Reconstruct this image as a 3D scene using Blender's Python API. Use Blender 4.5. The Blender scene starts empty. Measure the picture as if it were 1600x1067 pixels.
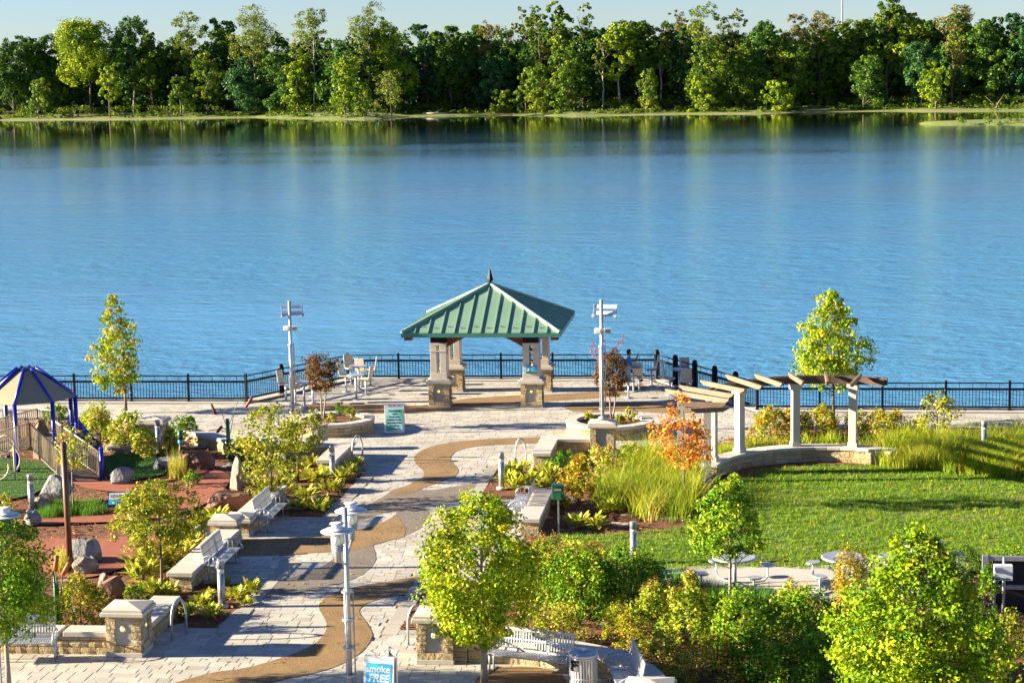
import bpy, bmesh, math, random
import numpy as np
from mathutils import Matrix, Vector
S = bpy.context.scene
C = S.collection
R = math.radians
rnd = random.Random(7)

# ---------------------------------------------------------------- camera, sky, sun, exposure
# world: x = across the plaza (right), y = along the plaza axis towards the river, z = up; plaza level z = 0, water z = -3.5
FPX, CAM_H, WZ = 3000.0, 13.0, -3.5
PITCH = math.atan((533.5 - 110) / FPX); ROLL = R(1.05); YAW = R(7.0)
cam = bpy.data.objects.new('camera', bpy.data.cameras.new('camera'))
C.objects.link(cam); S.camera = cam
cam.data.sensor_width = 36.0; cam.data.lens = FPX / 1600 * 36.0
cam.data.clip_start = 0.5; cam.data.clip_end = 20000
CAMROT = Matrix.Rotation(YAW, 3, 'Z') @ Matrix.Rotation(math.pi / 2 - PITCH, 3, 'X') @ Matrix.Rotation(-ROLL, 3, 'Z')
cam.matrix_world = Matrix.Translation((0, 0, CAM_H)) @ CAMROT.to_4x4()
SUN_EL, SUN_DIR = R(15.5), R(5.5)          # light travels towards +x, turned SUN_DIR towards +y
w = bpy.data.worlds.new('World'); S.world = w; w.use_nodes = True
nt = w.node_tree
sky = nt.nodes.new('ShaderNodeTexSky'); sky.sky_type = 'NISHITA'; sky.sun_disc = False
sky.sun_elevation = SUN_EL
sky.sun_rotation = R(270) - SUN_DIR       # sun stands towards -x
sky.air_density = 1.0; sky.dust_density = 0.0; sky.ozone_density = 1.0; sky.altitude = 100
bg = nt.nodes['Background']; bg.inputs[1].default_value = 0.05
tint = nt.nodes.new('ShaderNodeMix'); tint.data_type = 'RGBA'; tint.blend_type = 'MULTIPLY'; tint.inputs[0].default_value = 1.0
tint.inputs[7].default_value = (.355, .465, .775, 1)      # clear, strongly blue evening air
nt.links.new(sky.outputs[0], tint.inputs[6]); nt.links.new(tint.outputs[2], bg.inputs[0])
sun = bpy.data.objects.new('sun', bpy.data.lights.new('sun', 'SUN')); C.objects.link(sun)
sun.data.energy = 5.0; sun.data.angle = R(0.5); sun.data.color = (1.0, 0.87, 0.64)
ld = Vector((math.cos(SUN_EL) * math.cos(SUN_DIR), math.cos(SUN_EL) * math.sin(SUN_DIR), -math.sin(SUN_EL)))
sun.rotation_euler = ld.to_track_quat('-Z', 'Y').to_euler()
sun.location = (-60, 40, 40)
S.view_settings.view_transform = 'Standard'; S.view_settings.look = 'None'
S.view_settings.exposure = 2.36; S.view_settings.gamma = 1.0

def at(x, y, z=0.0):                       # the point at height z that the photograph shows at pixel x, y
    d = CAMROT @ Vector(((x - 800) / FPX, (533.5 - y) / FPX, -1.0))
    t = (z - CAM_H) / d.z
    return Vector((t * d.x, t * d.y, z))
def pix(p):
    c = CAMROT.transposed() @ (Vector(p) - Vector((0, 0, CAM_H)))
    return (800 + FPX * c.x / -c.z, 533.5 - FPX * c.y / -c.z)
def high(p, ytop):                         # height above p whose image row is ytop
    lo, hi = 0.0, 80.0
    for _ in range(40):
        m = (lo + hi) / 2
        if pix((p[0], p[1], p[2] + m))[1] > ytop: lo = m
        else: hi = m
    return lo
def ppm(p): return FPX / (CAMROT.transposed() @ (Vector(p) - Vector((0, 0, CAM_H)))).z * -1.0   # pixels per metre

# ---------------------------------------------------------------- materials
def newmat(name):
    m = bpy.data.materials.new(name); m.use_nodes = True
    return m, m.node_tree, m.node_tree.nodes['Principled BSDF']
def ramp(t, cols, pos=None):
    n = t.nodes.new('ShaderNodeValToRGB'); e = n.color_ramp.elements
    k = len(cols)
    while len(e) < k: e.new(0.5)
    for i, c in enumerate(cols):
        e[i].position = pos[i] if pos else i / (k - 1); e[i].color = (*c, 1)
    return n
def noise(t, scale, detail=4, vec=None, rough=0.6):
    n = t.nodes.new('ShaderNodeTexNoise'); n.inputs['Scale'].default_value = scale
    n.inputs['Detail'].default_value = detail; n.inputs['Roughness'].default_value = rough
    if vec is not None: t.links.new(vec, n.inputs['Vector'])
    return n
def coords(t, obj=False):
    if obj: return t.nodes.new('ShaderNodeTexCoord').outputs['Object']
    return t.nodes.new('ShaderNodeNewGeometry').outputs['Position']
def mix(t, fac, a, b, mode='MIX'):
    n = t.nodes.new('ShaderNodeMix'); n.data_type = 'RGBA'; n.blend_type = mode
    if isinstance(fac, (int, float)): n.inputs[0].default_value = fac
    else: t.links.new(fac, n.inputs[0])
    for i, v in ((6, a), (7, b)):
        if isinstance(v, tuple): n.inputs[i].default_value = (*v, 1)
        else: t.links.new(v, n.inputs[i])
    return n.outputs[2]
def addbump(t, b, h, strength, dist=0.02):
    n = t.nodes.new('ShaderNodeBump'); n.inputs['Strength'].default_value = strength
    n.inputs['Distance'].default_value = dist
    t.links.new(h, n.inputs['Height']); t.links.new(n.outputs[0], b.inputs['Normal'])
def plain(name, c1, c2=None, scale=6.0, rough=0.6, metal=0.0, bump=0.0, bscale=None, obj=False, bdist=0.01):
    m, t, b = newmat(name)
    b.inputs['Roughness'].default_value = rough; b.inputs['Metallic'].default_value = metal
    v = coords(t, obj)
    n = noise(t, scale, 5, v)
    c2 = c2 or tuple(x * 0.8 for x in c1)
    r = ramp(t, [c2, c1], [0.3, 0.7]); t.links.new(n.outputs[0], r.inputs[0])
    t.links.new(r.outputs[0], b.inputs['Base Color'])
    if bump:
        n2 = noise(t, bscale or scale * 6, 4, v); addbump(t, b, n2.outputs[0], bump, bdist)
    return m
def varied(name, cols, rough=0.85, bump=0.4, bscale=18, stain=0.25, bdist=0.02):
    """pieces of one kind, each with its own tone: face attribute 'var' plus the object's random number"""
    m, t, b = newmat(name); b.inputs['Roughness'].default_value = rough
    a = t.nodes.new('ShaderNodeAttribute'); a.attribute_name = 'var'
    o = t.nodes.new('ShaderNodeObjectInfo')
    s = t.nodes.new('ShaderNodeMath'); s.operation = 'ADD'
    t.links.new(a.outputs['Fac'], s.inputs[0]); t.links.new(o.outputs['Random'], s.inputs[1])
    f = t.nodes.new('ShaderNodeMath'); f.operation = 'FRACT'; t.links.new(s.outputs[0], f.inputs[0])
    r = ramp(t, cols); t.links.new(f.outputs[0], r.inputs[0])
    v = coords(t)
    n = noise(t, 3.0, 6, v); n2 = noise(t, bscale, 5, v)
    dk = mix(t, stain, (1, 1, 1), n.outputs[0], 'MIX')
    nb = noise(t, .45, 5, v, .65); rb = ramp(t, [(.82, .81, .79), (1.04, 1.04, 1.03)], [.36, .6]); t.links.new(nb.outputs[0], rb.inputs[0]); dk = mix(t, 1.0, dk, rb.outputs[0], 'MULTIPLY')
    c = mix(t, 1.0, r.outputs[0], dk, 'MULTIPLY')
    g = mix(t, 0.3, (1, 1, 1), n2.outputs[0], 'MIX')
    c = mix(t, 1.0, c, g, 'MULTIPLY')
    t.links.new(c, b.inputs['Base Color'])
    addbump(t, b, n2.outputs[0], bump, bdist)
    return m
def leafmat(name, cols, trans=0.35, rough=0.5):
    m, t, b = newmat(name); b.inputs['Roughness'].default_value = rough
    b.inputs['Specular IOR Level'].default_value = 0.12
    a = t.nodes.new('ShaderNodeAttribute'); a.attribute_name = 'var'
    r = ramp(t, cols); t.links.new(a.outputs['Fac'], r.inputs[0])
    t.links.new(r.outputs[0], b.inputs['Base Color'])
    tr = t.nodes.new('ShaderNodeBsdfTranslucent'); t.links.new(r.outputs[0], tr.inputs['Color'])
    mx = t.nodes.new('ShaderNodeMixShader'); mx.inputs[0].default_value = trans
    t.links.new(b.outputs[0], mx.inputs[1]); t.links.new(tr.outputs[0], mx.inputs[2])
    t.links.new(mx.outputs[0], t.nodes['Material Output'].inputs['Surface'])
    return m
def glow(name, c, s):
    m, t, b = newmat(name); b.inputs['Base Color'].default_value = (*c, 1)
    b.inputs['Emission Color'].default_value = (*c, 1); b.inputs['Emission Strength'].default_value = s
    return m

M = {}
M['paver'] = varied('paver', [(.45, .41, .35), (.57, .53, .46), (.62, .57, .48), (.52, .50, .47), (.67, .63, .55), (.49, .45, .39)], .8, .25, 30, .25, .006)
M['grout'] = plain('grout', (.40, .36, .29), (.30, .27, .22), 5, .95)
M['kerb'] = varied('kerb', [(.42, .39, .33), (.50, .46, .39), (.46, .42, .36)], .85, .2, 40, .25, .005)
M['stone'] = varied('stone', [(.48, .34, .16), (.64, .48, .25), (.58, .41, .18), (.68, .56, .34), (.52, .40, .24), (.62, .44, .20), (.44, .33, .19)], .9, .9, 14, .3, .05)
M['mortar'] = plain('mortar', (.30, .26, .2), (.22, .19, .15), 8, .95)
M['coping'] = plain('coping', (.50, .46, .40), (.42, .38, .33), 3, .8, 0, .2, 30)
M['cast'] = plain('cast_stone', (.52, .47, .40), (.44, .39, .33), 2.5, .8, 0, .15, 40)
M['panelgrey'] = plain('panel_grey', (.36, .33, .29), (.30, .28, .25), 4, .8)
M['concrete'] = plain('concrete', (.46, .43, .37), (.38, .35, .30), 1.2, .9, 0, .2, 25)
M['black'] = plain('black_paint', (.005, .007, .013), (.007, .009, .015), 8, .5)
M['steel'] = plain('silver_paint', (.44, .46, .50), (.36, .38, .42), 10, .38, .4)
M['galv'] = plain('galvanised', (.36, .37, .40), (.25, .26, .29), 7, .42, .55)
M['white'] = plain('white_paint', (.66, .67, .68), (.58, .59, .60), 6, .45)
M['tan'] = plain('tan_paint', (.56, .45, .29), (.48, .39, .25), 8, .5)
M['chair'] = plain('chair_cream', (.48, .42, .33), (.40, .35, .28), 8, .5)
M['wood'] = plain('cedar', (.22, .145, .095), (.15, .095, .06), 2.5, .75, 0, .3, 30)
M['redwood'] = plain('stained_timber', (.16, .05, .025), (.11, .035, .02), 4, .7)
M['roofgreen'] = plain('green_roof_metal', (.19, .31, .215), (.155, .265, .18), 1.2, .42, .1)
M['roofdark'] = plain('green_trim', (.05, .19, .145), (.04, .15, .115), 3, .45, .1)
M['blue'] = plain('blue_paint', (.008, .02, .34), (.006, .016, .28), 6, .35)
M['rust'] = plain('rust_brown', (.13, .05, .022), (.085, .032, .015), 5, .55)
M['darkbeam'] = plain('weathered_beam', (.10, .06, .042), (.065, .038, .028), 4, .8, 0, .2, 30)
M['greenpaint'] = plain('green_paint', (.012, .14, .05), (.01, .11, .04), 6, .45)
M['dkgreen'] = plain('dark_green_box', (.01, .09, .05), (.008, .07, .04), 6, .45)
M['redbrown'] = plain('cattail_brown', (.22, .04, .02), (.16, .03, .015), 6, .6)
M['cattailorange'] = plain('cattail_orange', (.45, .10, .02), (.35, .08, .02), 6, .6)
M['mulch'] = plain('mulch', (.23, .09, .032), (.08, .03, .014), 9, .95, 0, 1.0, 25, False, .06)
M['soil'] = plain('soil', (.14, .10, .06), (.09, .065, .04), 2, .95)
M['rubber'] = plain('red_rubber', (.30, .085, .038), (.23, .062, .03), 3, .9, 0, .2, 60)
M['turf'] = plain('turf', (.03, .085, .010), (.02, .06, .008), 4, .95, 0, .6, 80)
M['lawn'] = None
M['rock'] = plain('boulder', (.36, .29, .21), (.14, .12, .11), 1.6, .9, 0, .9, 7, True, .08)
M['rockgrey'] = plain('boulder_grey', (.30, .30, .30), (.13, .13, .14), 2.2, .9, 0, .9, 7, True, .08)
M['rockred'] = plain('boulder_red', (.26, .12, .07), (.09, .05, .04), 2.0, .9, 0, .9, 6, True, .08)
M['bark'] = plain('bark', (.17, .12, .085), (.09, .065, .05), 12, .9, 0, .6, 40, True)
M['palebark'] = plain('pale_bark', (.34, .28, .22), (.22, .18, .14), 10, .9, 0, .5, 40, True)
M['whitebark'] = plain('white_bark', (.36, .32, .26), (.24, .21, .17), .6, .9)
M['farbark'] = plain('far_bark', (.16, .12, .09), (.09, .07, .055), .6, .9)
M['glass'] = plain('lantern_diffuser', (.72, .74, .76), (.66, .68, .70), 3, .35)
M['lampglow'] = glow('wall_lamp', (.9, .75, .12), .22)
M['inside'] = plain('dark_inside', (.01, .01, .012), (.008, .008, .01), 5, .7)
M['skin'] = plain('skin', (.42, .22, .14), (.38, .20, .13), 8, .55)
M['shirt'] = plain('blue_shirt', (.03, .19, .55), (.025, .16, .48), 8, .8)
M['trousers'] = plain('dark_trousers', (.012, .015, .028), (.01, .012, .02), 8, .85)
M['hair'] = plain('dark_hair', (.012, .009, .007), (.008, .006, .005), 20, .6)
M['cyan'] = plain('poster_cyan', (.02, .38, .72), (.02, .34, .66), 2, .5)
M['bank'] = plain('bank_grass', (.16, .20, .03), (.10, .13, .02), .12, .95, 0, .6, .9, False, .4)
M['sand'] = plain('bank_sand', (.30, .22, .12), (.18, .14, .08), .15, .95)
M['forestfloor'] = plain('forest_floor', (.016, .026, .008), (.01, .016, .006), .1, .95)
M['lettering'] = plain('black_lettering', (.01, .012, .012), (.012, .012, .012), 5, .6)
M['greylet'] = plain('grey_lettering', (.25, .26, .27), (.22, .22, .23), 5, .6)
M['shade'] = plain('shade_cloth', (.30, .25, .15), (.25, .21, .13), 1.5, .75, 0, .2, 90)
M['deck'] = plain('deck_brown', (.14, .10, .075), (.10, .07, .055), 4, .8)
def aggregate(name, cols):
    m, t, b = newmat(name); b.inputs['Roughness'].default_value = .9
    v = coords(t); vo = t.nodes.new('ShaderNodeTexVoronoi'); vo.inputs['Scale'].default_value = 34
    t.links.new(v, vo.inputs['Vector'])
    sp = t.nodes.new('ShaderNodeSeparateColor'); t.links.new(vo.outputs['Color'], sp.inputs[0])
    r = ramp(t, cols); t.links.new(sp.outputs[0], r.inputs[0])
    n = noise(t, 1.1, 6, v); rr = ramp(t, [(.78, .78, .78), (1.08, 1.06, 1.04)], [.35, .65]); t.links.new(n.outputs[0], rr.inputs[0])
    t.links.new(mix(t, 1.0, r.outputs[0], rr.outputs[0], 'MULTIPLY'), b.inputs['Base Color'])
    addbump(t, b, vo.outputs['Distance'], .6, .01)
    return m
M['aggbrown'] = aggregate('brown_aggregate', [(.15, .085, .03), (.25, .15, .055), (.19, .11, .04), (.30, .19, .08), (.21, .125, .045)])
M['agggrey'] = aggregate('grey_aggregate', [(.12, .10, .08), (.20, .165, .13), (.15, .125, .10), (.25, .21, .165)])
def lawn_mat():
    m, t, b = newmat('lawn'); b.inputs['Roughness'].default_value = .95; v = coords(t)
    n = noise(t, 1.6, 6, v); r1 = ramp(t, [(.045, .12, .006), (.11, .21, .008), (.17, .27, .010)], [.3, .5, .7]); t.links.new(n.outputs[0], r1.inputs[0])
    n2 = noise(t, .35, 4, v); r2 = ramp(t, [(0, 0, 0), (.8, .8, .8)], [.5, .68]); t.links.new(n2.outputs[0], r2.inputs[0])
    t.links.new(mix(t, r2.outputs[0], r1.outputs[0], (.24, .20, .05)), b.inputs['Base Color'])
    n3 = noise(t, 22, 4, v); addbump(t, b, n3.outputs[0], 1.0, .14); return m
M['lawn'] = lawn_mat()
M['black'].node_tree.nodes['Principled BSDF'].inputs['Specular IOR Level'].default_value = .15
LEAF = dict(
    lime=[(.07, .17, .004), (.18, .31, .006), (.30, .41, .009), (.43, .46, .016), (.53, .43, .03)],
    gold=[(.11, .21, .008), (.25, .37, .012), (.38, .42, .018), (.48, .38, .025), (.50, .27, .03)],
    green=[(.05, .14, .008), (.10, .23, .010), (.17, .32, .012), (.28, .40, .02), (.42, .42, .03)],
    olive=[(.09, .13, .010), (.17, .22, .012), (.27, .31, .02), (.40, .38, .03), (.50, .38, .05)],
    orange=[(.48, .14, .02), (.58, .22, .02), (.64, .30, .035), (.60, .38, .05), (.52, .40, .06)],
    maroon=[(.05, .06, .012), (.10, .07, .014), (.15, .07, .02), (.20, .06, .03), (.12, .10, .02)],
    rusty=[(.20, .09, .03), (.32, .16, .05), (.42, .26, .09)],
    plume=[(.35, .10, .10), (.42, .16, .13)],
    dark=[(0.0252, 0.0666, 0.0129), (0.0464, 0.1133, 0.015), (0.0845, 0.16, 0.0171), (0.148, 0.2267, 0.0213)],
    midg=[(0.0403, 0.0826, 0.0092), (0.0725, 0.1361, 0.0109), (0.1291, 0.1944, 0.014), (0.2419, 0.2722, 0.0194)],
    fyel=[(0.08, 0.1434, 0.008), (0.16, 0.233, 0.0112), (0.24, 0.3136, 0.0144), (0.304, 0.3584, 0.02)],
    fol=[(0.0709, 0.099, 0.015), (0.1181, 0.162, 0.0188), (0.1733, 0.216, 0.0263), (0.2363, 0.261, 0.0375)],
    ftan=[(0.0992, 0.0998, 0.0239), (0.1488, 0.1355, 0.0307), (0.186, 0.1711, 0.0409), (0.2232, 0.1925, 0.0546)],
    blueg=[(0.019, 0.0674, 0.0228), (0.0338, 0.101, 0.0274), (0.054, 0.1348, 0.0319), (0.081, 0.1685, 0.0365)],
    hosta=[(.14, .26, .012), (.30, .40, .02), (.48, .50, .04), (.58, .46, .09), (.52, .32, .08)],
    autumn=[(.13, .19, .010), (.28, .29, .015), (.42, .37, .02), (.50, .32, .02), (.44, .14, .02)],
    grass=[(.05, .13, .008), (.12, .24, .010), (.24, .34, .012), (.38, .40, .018), (.48, .40, .05), (.46, .34, .10)],
    grassg=[(.03, .12, .010), (.06, .19, .012), (.11, .26, .014), (.2, .3, .02)],
    lawnb=[(.045, .13, .004), (.10, .215, .006), (.19, .29, .008), (.32, .33, .02)],
)
LM = {k: leafmat('leaf_' + k, v, .25 if k in ('dark', 'midg', 'fyel', 'fol', 'ftan', 'blueg') else .22) for k, v in LEAF.items()}

# ---------------------------------------------------------------- mesh builders
class MB:
    def __init__(s): s.v, s.f, s.sm, s.var = [], [], [], []
    def add(s, vs, fs, sm=False, var=0.0):
        o = len(s.v); s.v.extend([tuple(p) for p in vs])
        for f in fs: s.f.append([i + o for i in f]); s.sm.append(sm); s.var.append(var)
        return s
    def box(s, c, d, rz=0.0, var=0.0, m=None):
        x, y, z = (k / 2 for k in d); cs, sn = math.cos(rz), math.sin(rz)
        vs = []
        for dz in (-z, z):
            for dx, dy in ((-x, -y), (x, -y), (x, y), (-x, y)):
                p = (c[0] + dx * cs - dy * sn, c[1] + dx * sn + dy * cs, c[2] + dz)
                vs.append(m @ Vector(p) if m else p)
        return s.add(vs, [(3, 2, 1, 0), (4, 5, 6, 7), (0, 1, 5, 4), (1, 2, 6, 5), (2, 3, 7, 6), (3, 0, 4, 7)], False, var)
    def tube(s, pts, rad, n=8, caps=True, sm=True):
        pts = [Vector(p) for p in pts]
        if not isinstance(rad, (list, tuple)): rad = [rad] * len(pts)
        rings = []; prev = None
        for i, p in enumerate(pts):
            a = pts[max(i - 1, 0)]; b = pts[min(i + 1, len(pts) - 1)]
            d = (b - a).normalized()
            if prev is None:
                u = d.cross(Vector((0, 0, 1)))
                if u.length < 1e-3: u = Vector((1, 0, 0))
            else: u = prev - d * prev.dot(d)
            u.normalize(); prev = u; w_ = d.cross(u)
            rr_ = float(rad[i]); rings.append([p + rr_ * (math.cos(k * 2 * math.pi / n) * u + math.sin(k * 2 * math.pi / n) * w_) for k in range(n)])
        vs = [q for r_ in rings for q in r_]; fs = []
        for i in range(len(pts) - 1):
            for k in range(n):
                a = i * n + k; b = i * n + (k + 1) % n
                fs.append((a, b, b + n, a + n))
        s.add(vs, fs, sm)
        if caps:
            o = len(s.v) - len(vs)
            s.f.append([o + k for k in reversed(range(n))]); s.sm.append(False); s.var.append(0)
            s.f.append([o + (len(pts) - 1) * n + k for k in range(n)]); s.sm.append(False); s.var.append(0)
        return s
    def lathe(s, prof, c=(0, 0, 0), n=20, sm=True):
        vs = []
        for r_, z in prof:
            for k in range(n):
                a = 2 * math.pi * k / n
                vs.append((c[0] + r_ * math.cos(a), c[1] + r_ * math.sin(a), c[2] + z))
        fs = []
        for i in range(len(prof) - 1):
            for k in range(n):
                a = i * n + k; b = i * n + (k + 1) % n
                fs.append((a, b, b + n, a + n))
        s.add(vs, fs, sm)
        o = len(s.v) - len(vs)
        s.f.append([o + k for k in reversed(range(n))]); s.sm.append(False); s.var.append(0)
        s.f.append([o + (len(prof) - 1) * n + k for k in range(n)]); s.sm.append(False); s.var.append(0)
        return s
    def prism(s, poly, z0, z1, var=0.0, m=None):
        n = len(poly)
        ar = sum(poly[i][0] * poly[(i + 1) % n][1] - poly[(i + 1) % n][0] * poly[i][1] for i in range(n))
        if ar < 0: poly = list(reversed(poly))
        vs = [(p[0], p[1], z0) for p in poly] + [(p[0], p[1], z1) for p in poly]
        if m: vs = [m @ Vector(p) for p in vs]
        fs = [list(reversed(range(n))), list(range(n, 2 * n))] + [(i, (i + 1) % n, n + (i + 1) % n, n + i) for i in range(n)]
        return s.add(vs, fs, False, var)
    def mesh(s, name):
        me = bpy.data.meshes.new(name); me.from_pydata(s.v, [], s.f)
        me.polygons.foreach_set('use_smooth', s.sm)
        if any(s.var):
            a = me.attributes.new('var', 'FLOAT', 'FACE'); a.data.foreach_set('value', s.var)
        me.update(); return me
def obj(name, data, mat=None, parent=None, loc=(0, 0, 0), rotz=0.0, scale=None, bevel=0.0, kind=None, label=None):
    if isinstance(data, MB): data = data.mesh(name)
    if mat is not None and data is not None and len(data.materials) == 0: data.materials.append(M.get(mat) or LM.get(mat) if isinstance(mat, str) else mat)
    o = bpy.data.objects.new(name, data); C.objects.link(o)
    o.location = loc; o.rotation_euler = (0, 0, rotz)
    if scale: o.scale = scale
    if parent is not None: o.parent = parent
    if bevel:
        b = o.modifiers.new('bevel', 'BEVEL'); b.width = bevel; b.segments = 2; b.limit_method = 'ANGLE'
    if kind: o['kind'] = kind
    if label: o['label'] = label
    return o
def thing(name, label, cat, loc=(0, 0, 0), rotz=0.0, group=None):
    o = bpy.data.objects.new(name, None); C.objects.link(o); o.empty_display_size = .3
    o.location = loc; o.rotation_euler = (0, 0, rotz); o['label'] = label; o['category'] = cat
    if group: o['group'] = group
    return o
def tag(o, label, cat, group=None):
    o['label'] = label; o['category'] = cat
    if group: o['group'] = group
    return o
def struct(name, data, mat, **k): return obj(name, data, mat, kind='structure', **k)
def npmesh(name, V, F, var=None, smooth=False):
    """V (n,3), F (m,3) or (m,4)"""
    me = bpy.data.meshes.new(name); V = np.asarray(V, np.float32); F = np.asarray(F, np.int32); k = F.shape[1]
    me.vertices.add(len(V)); me.vertices.foreach_set('co', V.ravel())
    me.loops.add(F.size); me.loops.foreach_set('vertex_index', F.ravel())
    me.polygons.add(len(F)); me.polygons.foreach_set('loop_start', np.arange(0, F.size, k, dtype=np.int32))
    me.polygons.foreach_set('loop_total', np.full(len(F), k, np.int32))
    if var is not None:
        a = me.attributes.new('var', 'FLOAT', 'FACE'); a.data.foreach_set('value', np.asarray(var, np.float32))
    me.update(calc_edges=True); me.validate()
    return me
def inside(p, poly):
    x, y = p; r_ = False; n = len(poly); j = n - 1
    for i in range(n):
        xi, yi = poly[i][0], poly[i][1]; xj, yj = poly[j][0], poly[j][1]
        if (yi > y) != (yj > y) and x < (xj - xi) * (y - yi) / (yj - yi) + xi: r_ = not r_
        j = i
    return r_
def smooth_poly(pts, closed=True, it=2):
    for _ in range(it):
        out = []; n = len(pts)
        for i in range(n if closed else n - 1):
            a, b = pts[i], pts[(i + 1) % n]
            out += [(a[0] * .75 + b[0] * .25, a[1] * .75 + b[1] * .25), (a[0] * .25 + b[0] * .75, a[1] * .25 + b[1] * .75)]
        if not closed: out = [pts[0]] + out + [pts[-1]]
        pts = out
    return pts
def sheet(name, poly, z, mat, thick=0.0, **k):
    bm = bmesh.new()
    f = bm.faces.new([bm.verts.new((p[0], p[1], z)) for p in poly])
    if f.normal.z < 0: f.normal_flip()
    bm.normal_update()
    if f.normal.z < 0: bmesh.ops.reverse_faces(bm, faces=[f])
    bmesh.ops.triangulate(bm, faces=bm.faces[:])
    me = bpy.data.meshes.new(name); bm.to_mesh(me); bm.free()
    return obj(name, me, mat, **k)
def P(l): return [tuple(at(x, y).xy) for x, y in l]
def mounded(name, poly, z, mat, step=.25, amp=.05, kind='structure'):
    """a bed of loose ground: grid inside the outline, heaped unevenly"""
    xs = [p[0] for p in poly]; ys = [p[1] for p in poly]
    nx = int((max(xs) - min(xs)) / step) + 2; ny = int((max(ys) - min(ys)) / step) + 2
    from mathutils import noise as mn
    V = []; idx = {}; F = []
    for j in range(ny):
        for i in range(nx):
            x = min(xs) + i * step; y = min(ys) + j * step
            V.append((x, y, z + amp * (mn.noise((x * 1.3, y * 1.3, 0)) + .5 * mn.noise((x * 4, y * 4, 3)) + .6)))
    for j in range(ny - 1):
        for i in range(nx - 1):
            c = (min(xs) + (i + .5) * step, min(ys) + (j + .5) * step)
            if inside(c, poly): a = j * nx + i; F.append((a, a + 1, a + nx + 1, a + nx))
    me = npmesh(name, np.array(V), np.array(F)); me.polygons.foreach_set('use_smooth', [True] * len(F))
    return obj(name, me, mat, kind=kind)
def text(parent, body, size, loc, rot, mat, name='lettering', bold=0.0, extr=.002, align='CENTER', shear=0.0):
    cu = bpy.data.curves.new(name, 'FONT'); cu.body = body; cu.size = size; cu.align_x = align; cu.align_y = 'CENTER'
    cu.extrude = extr; cu.offset = bold; cu.shear = shear; cu.materials.append(M[mat])
    tmp = bpy.data.objects.new(name, cu); C.objects.link(tmp); bpy.context.view_layer.update()
    me = bpy.data.meshes.new_from_object(tmp.evaluated_get(bpy.context.evaluated_depsgraph_get())); bpy.data.objects.remove(tmp)
    me.materials.clear(); o = obj(name, me, mat, parent, loc); o.rotation_euler = rot
    return o
def copy_tree(o, parent=None):
    c = o.copy(); C.objects.link(c); c.parent = parent
    for ch in o.children: copy_tree(ch, c)
    return c

# ---------------------------------------------------------------- the setting: land, river, far bank
EDGE = [(-70, 74.0), (-19.9, 74.2), (-16.9, 79.8), (-3.7, 80.0), (.45, 72.75), (60, 72.55)]
QUAY = [(-70, 74.45), (-20.1, 74.65), (-17.1, 80.25), (-3.5, 80.45), (.65, 73.2), (60, 73.0)]
sheet('ground', [(-70, -40), (60, -40), (60, 73.0), (.65, 73.2), (-3.5, 80.45), (-17.1, 80.25), (-20.1, 74.65), (-70, 74.45)], -.06, 'soil', kind='structure')
b = MB()
for i in range(len(QUAY) - 1):
    (x0, y0), (x1, y1) = QUAY[i], QUAY[i + 1]
    b.add([(x0, y0, -8), (x1, y1, -8), (x1, y1, -.005), (x0, y0, -.005)], [(0, 1, 2, 3)])
    (a0, c0), (a1, c1) = EDGE[i], EDGE[i + 1]
    b.add([(a0, c0 - .35, .03), (a1, c1 - .35, .03), (x1, y1, .03), (x0, y0, .03)], [(0, 1, 2, 3)])
    b.add([(x0, y0, -.005), (x1, y1, -.005), (x1, y1, .03), (x0, y0, .03)], [(0, 1, 2, 3)])
    b.add([(a0, c0 - .35, -.02), (a1, c1 - .35, -.02), (a1, c1 - .35, .03), (a0, c0 - .35, .03)], [(0, 1, 2, 3)])
struct('quay_wall', b, 'concrete')
# river
m, t, bs = newmat('river_water')
t.nodes.remove(bs); df = t.nodes.new('ShaderNodeBsdfDiffuse'); df.inputs[0].default_value = (.09, .305, .54, 1)
gl_ = t.nodes.new('ShaderNodeBsdfGlossy'); gl_.inputs[0].default_value = (1, 1, 1, 1); fr_ = t.nodes.new('ShaderNodeFresnel'); fr_.inputs[0].default_value = 1.33
mx_ = t.nodes.new('ShaderNodeMixShader'); fm_ = t.nodes.new('ShaderNodeMapRange'); fm_.inputs['From Min'].default_value = .30; fm_.inputs['From Max'].default_value = .80; fm_.inputs['To Min'].default_value = .22; t.links.new(fr_.outputs[0], fm_.inputs['Value']); t.links.new(fm_.outputs[0], mx_.inputs[0]); t.links.new(df.outputs[0], mx_.inputs[1]); t.links.new(gl_.outputs[0], mx_.inputs[2]); t.links.new(mx_.outputs[0], t.nodes['Material Output'].inputs['Surface'])
v = coords(t)
mp = t.nodes.new('ShaderNodeMapping'); mp.inputs['Scale'].default_value = (.6, 1.0, 1); mp.inputs['Rotation'].default_value = (0, 0, R(12)); t.links.new(v, mp.inputs[0])
mp2 = t.nodes.new('ShaderNodeMapping'); mp2.inputs['Scale'].default_value = (.25, 1.0, 1); t.links.new(v, mp2.inputs[0])
n1 = noise(t, 1.4, 5, mp.outputs[0], .62); n2 = noise(t, .45, 3, mp.outputs[0]); n3 = noise(t, .022, 3, mp2.outputs[0])
add = t.nodes.new('ShaderNodeMath'); add.operation = 'MULTIPLY_ADD'; add.inputs[1].default_value = 1.3
t.links.new(n2.outputs[0], add.inputs[0]); t.links.new(n1.outputs[0], add.inputs[2])
rp = ramp(t, [(.3, .3, .3), (1.1, 1.1, 1.1)], [.38, .62]); t.links.new(n3.outputs[0], rp.inputs[0])
sx = t.nodes.new('ShaderNodeSeparateXYZ'); t.links.new(v, sx.inputs[0])          # calmer water in the lee of the far wood
ln_ = t.nodes.new('ShaderNodeVectorMath'); ln_.operation = 'LENGTH'; t.links.new(v, ln_.inputs[0])
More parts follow.
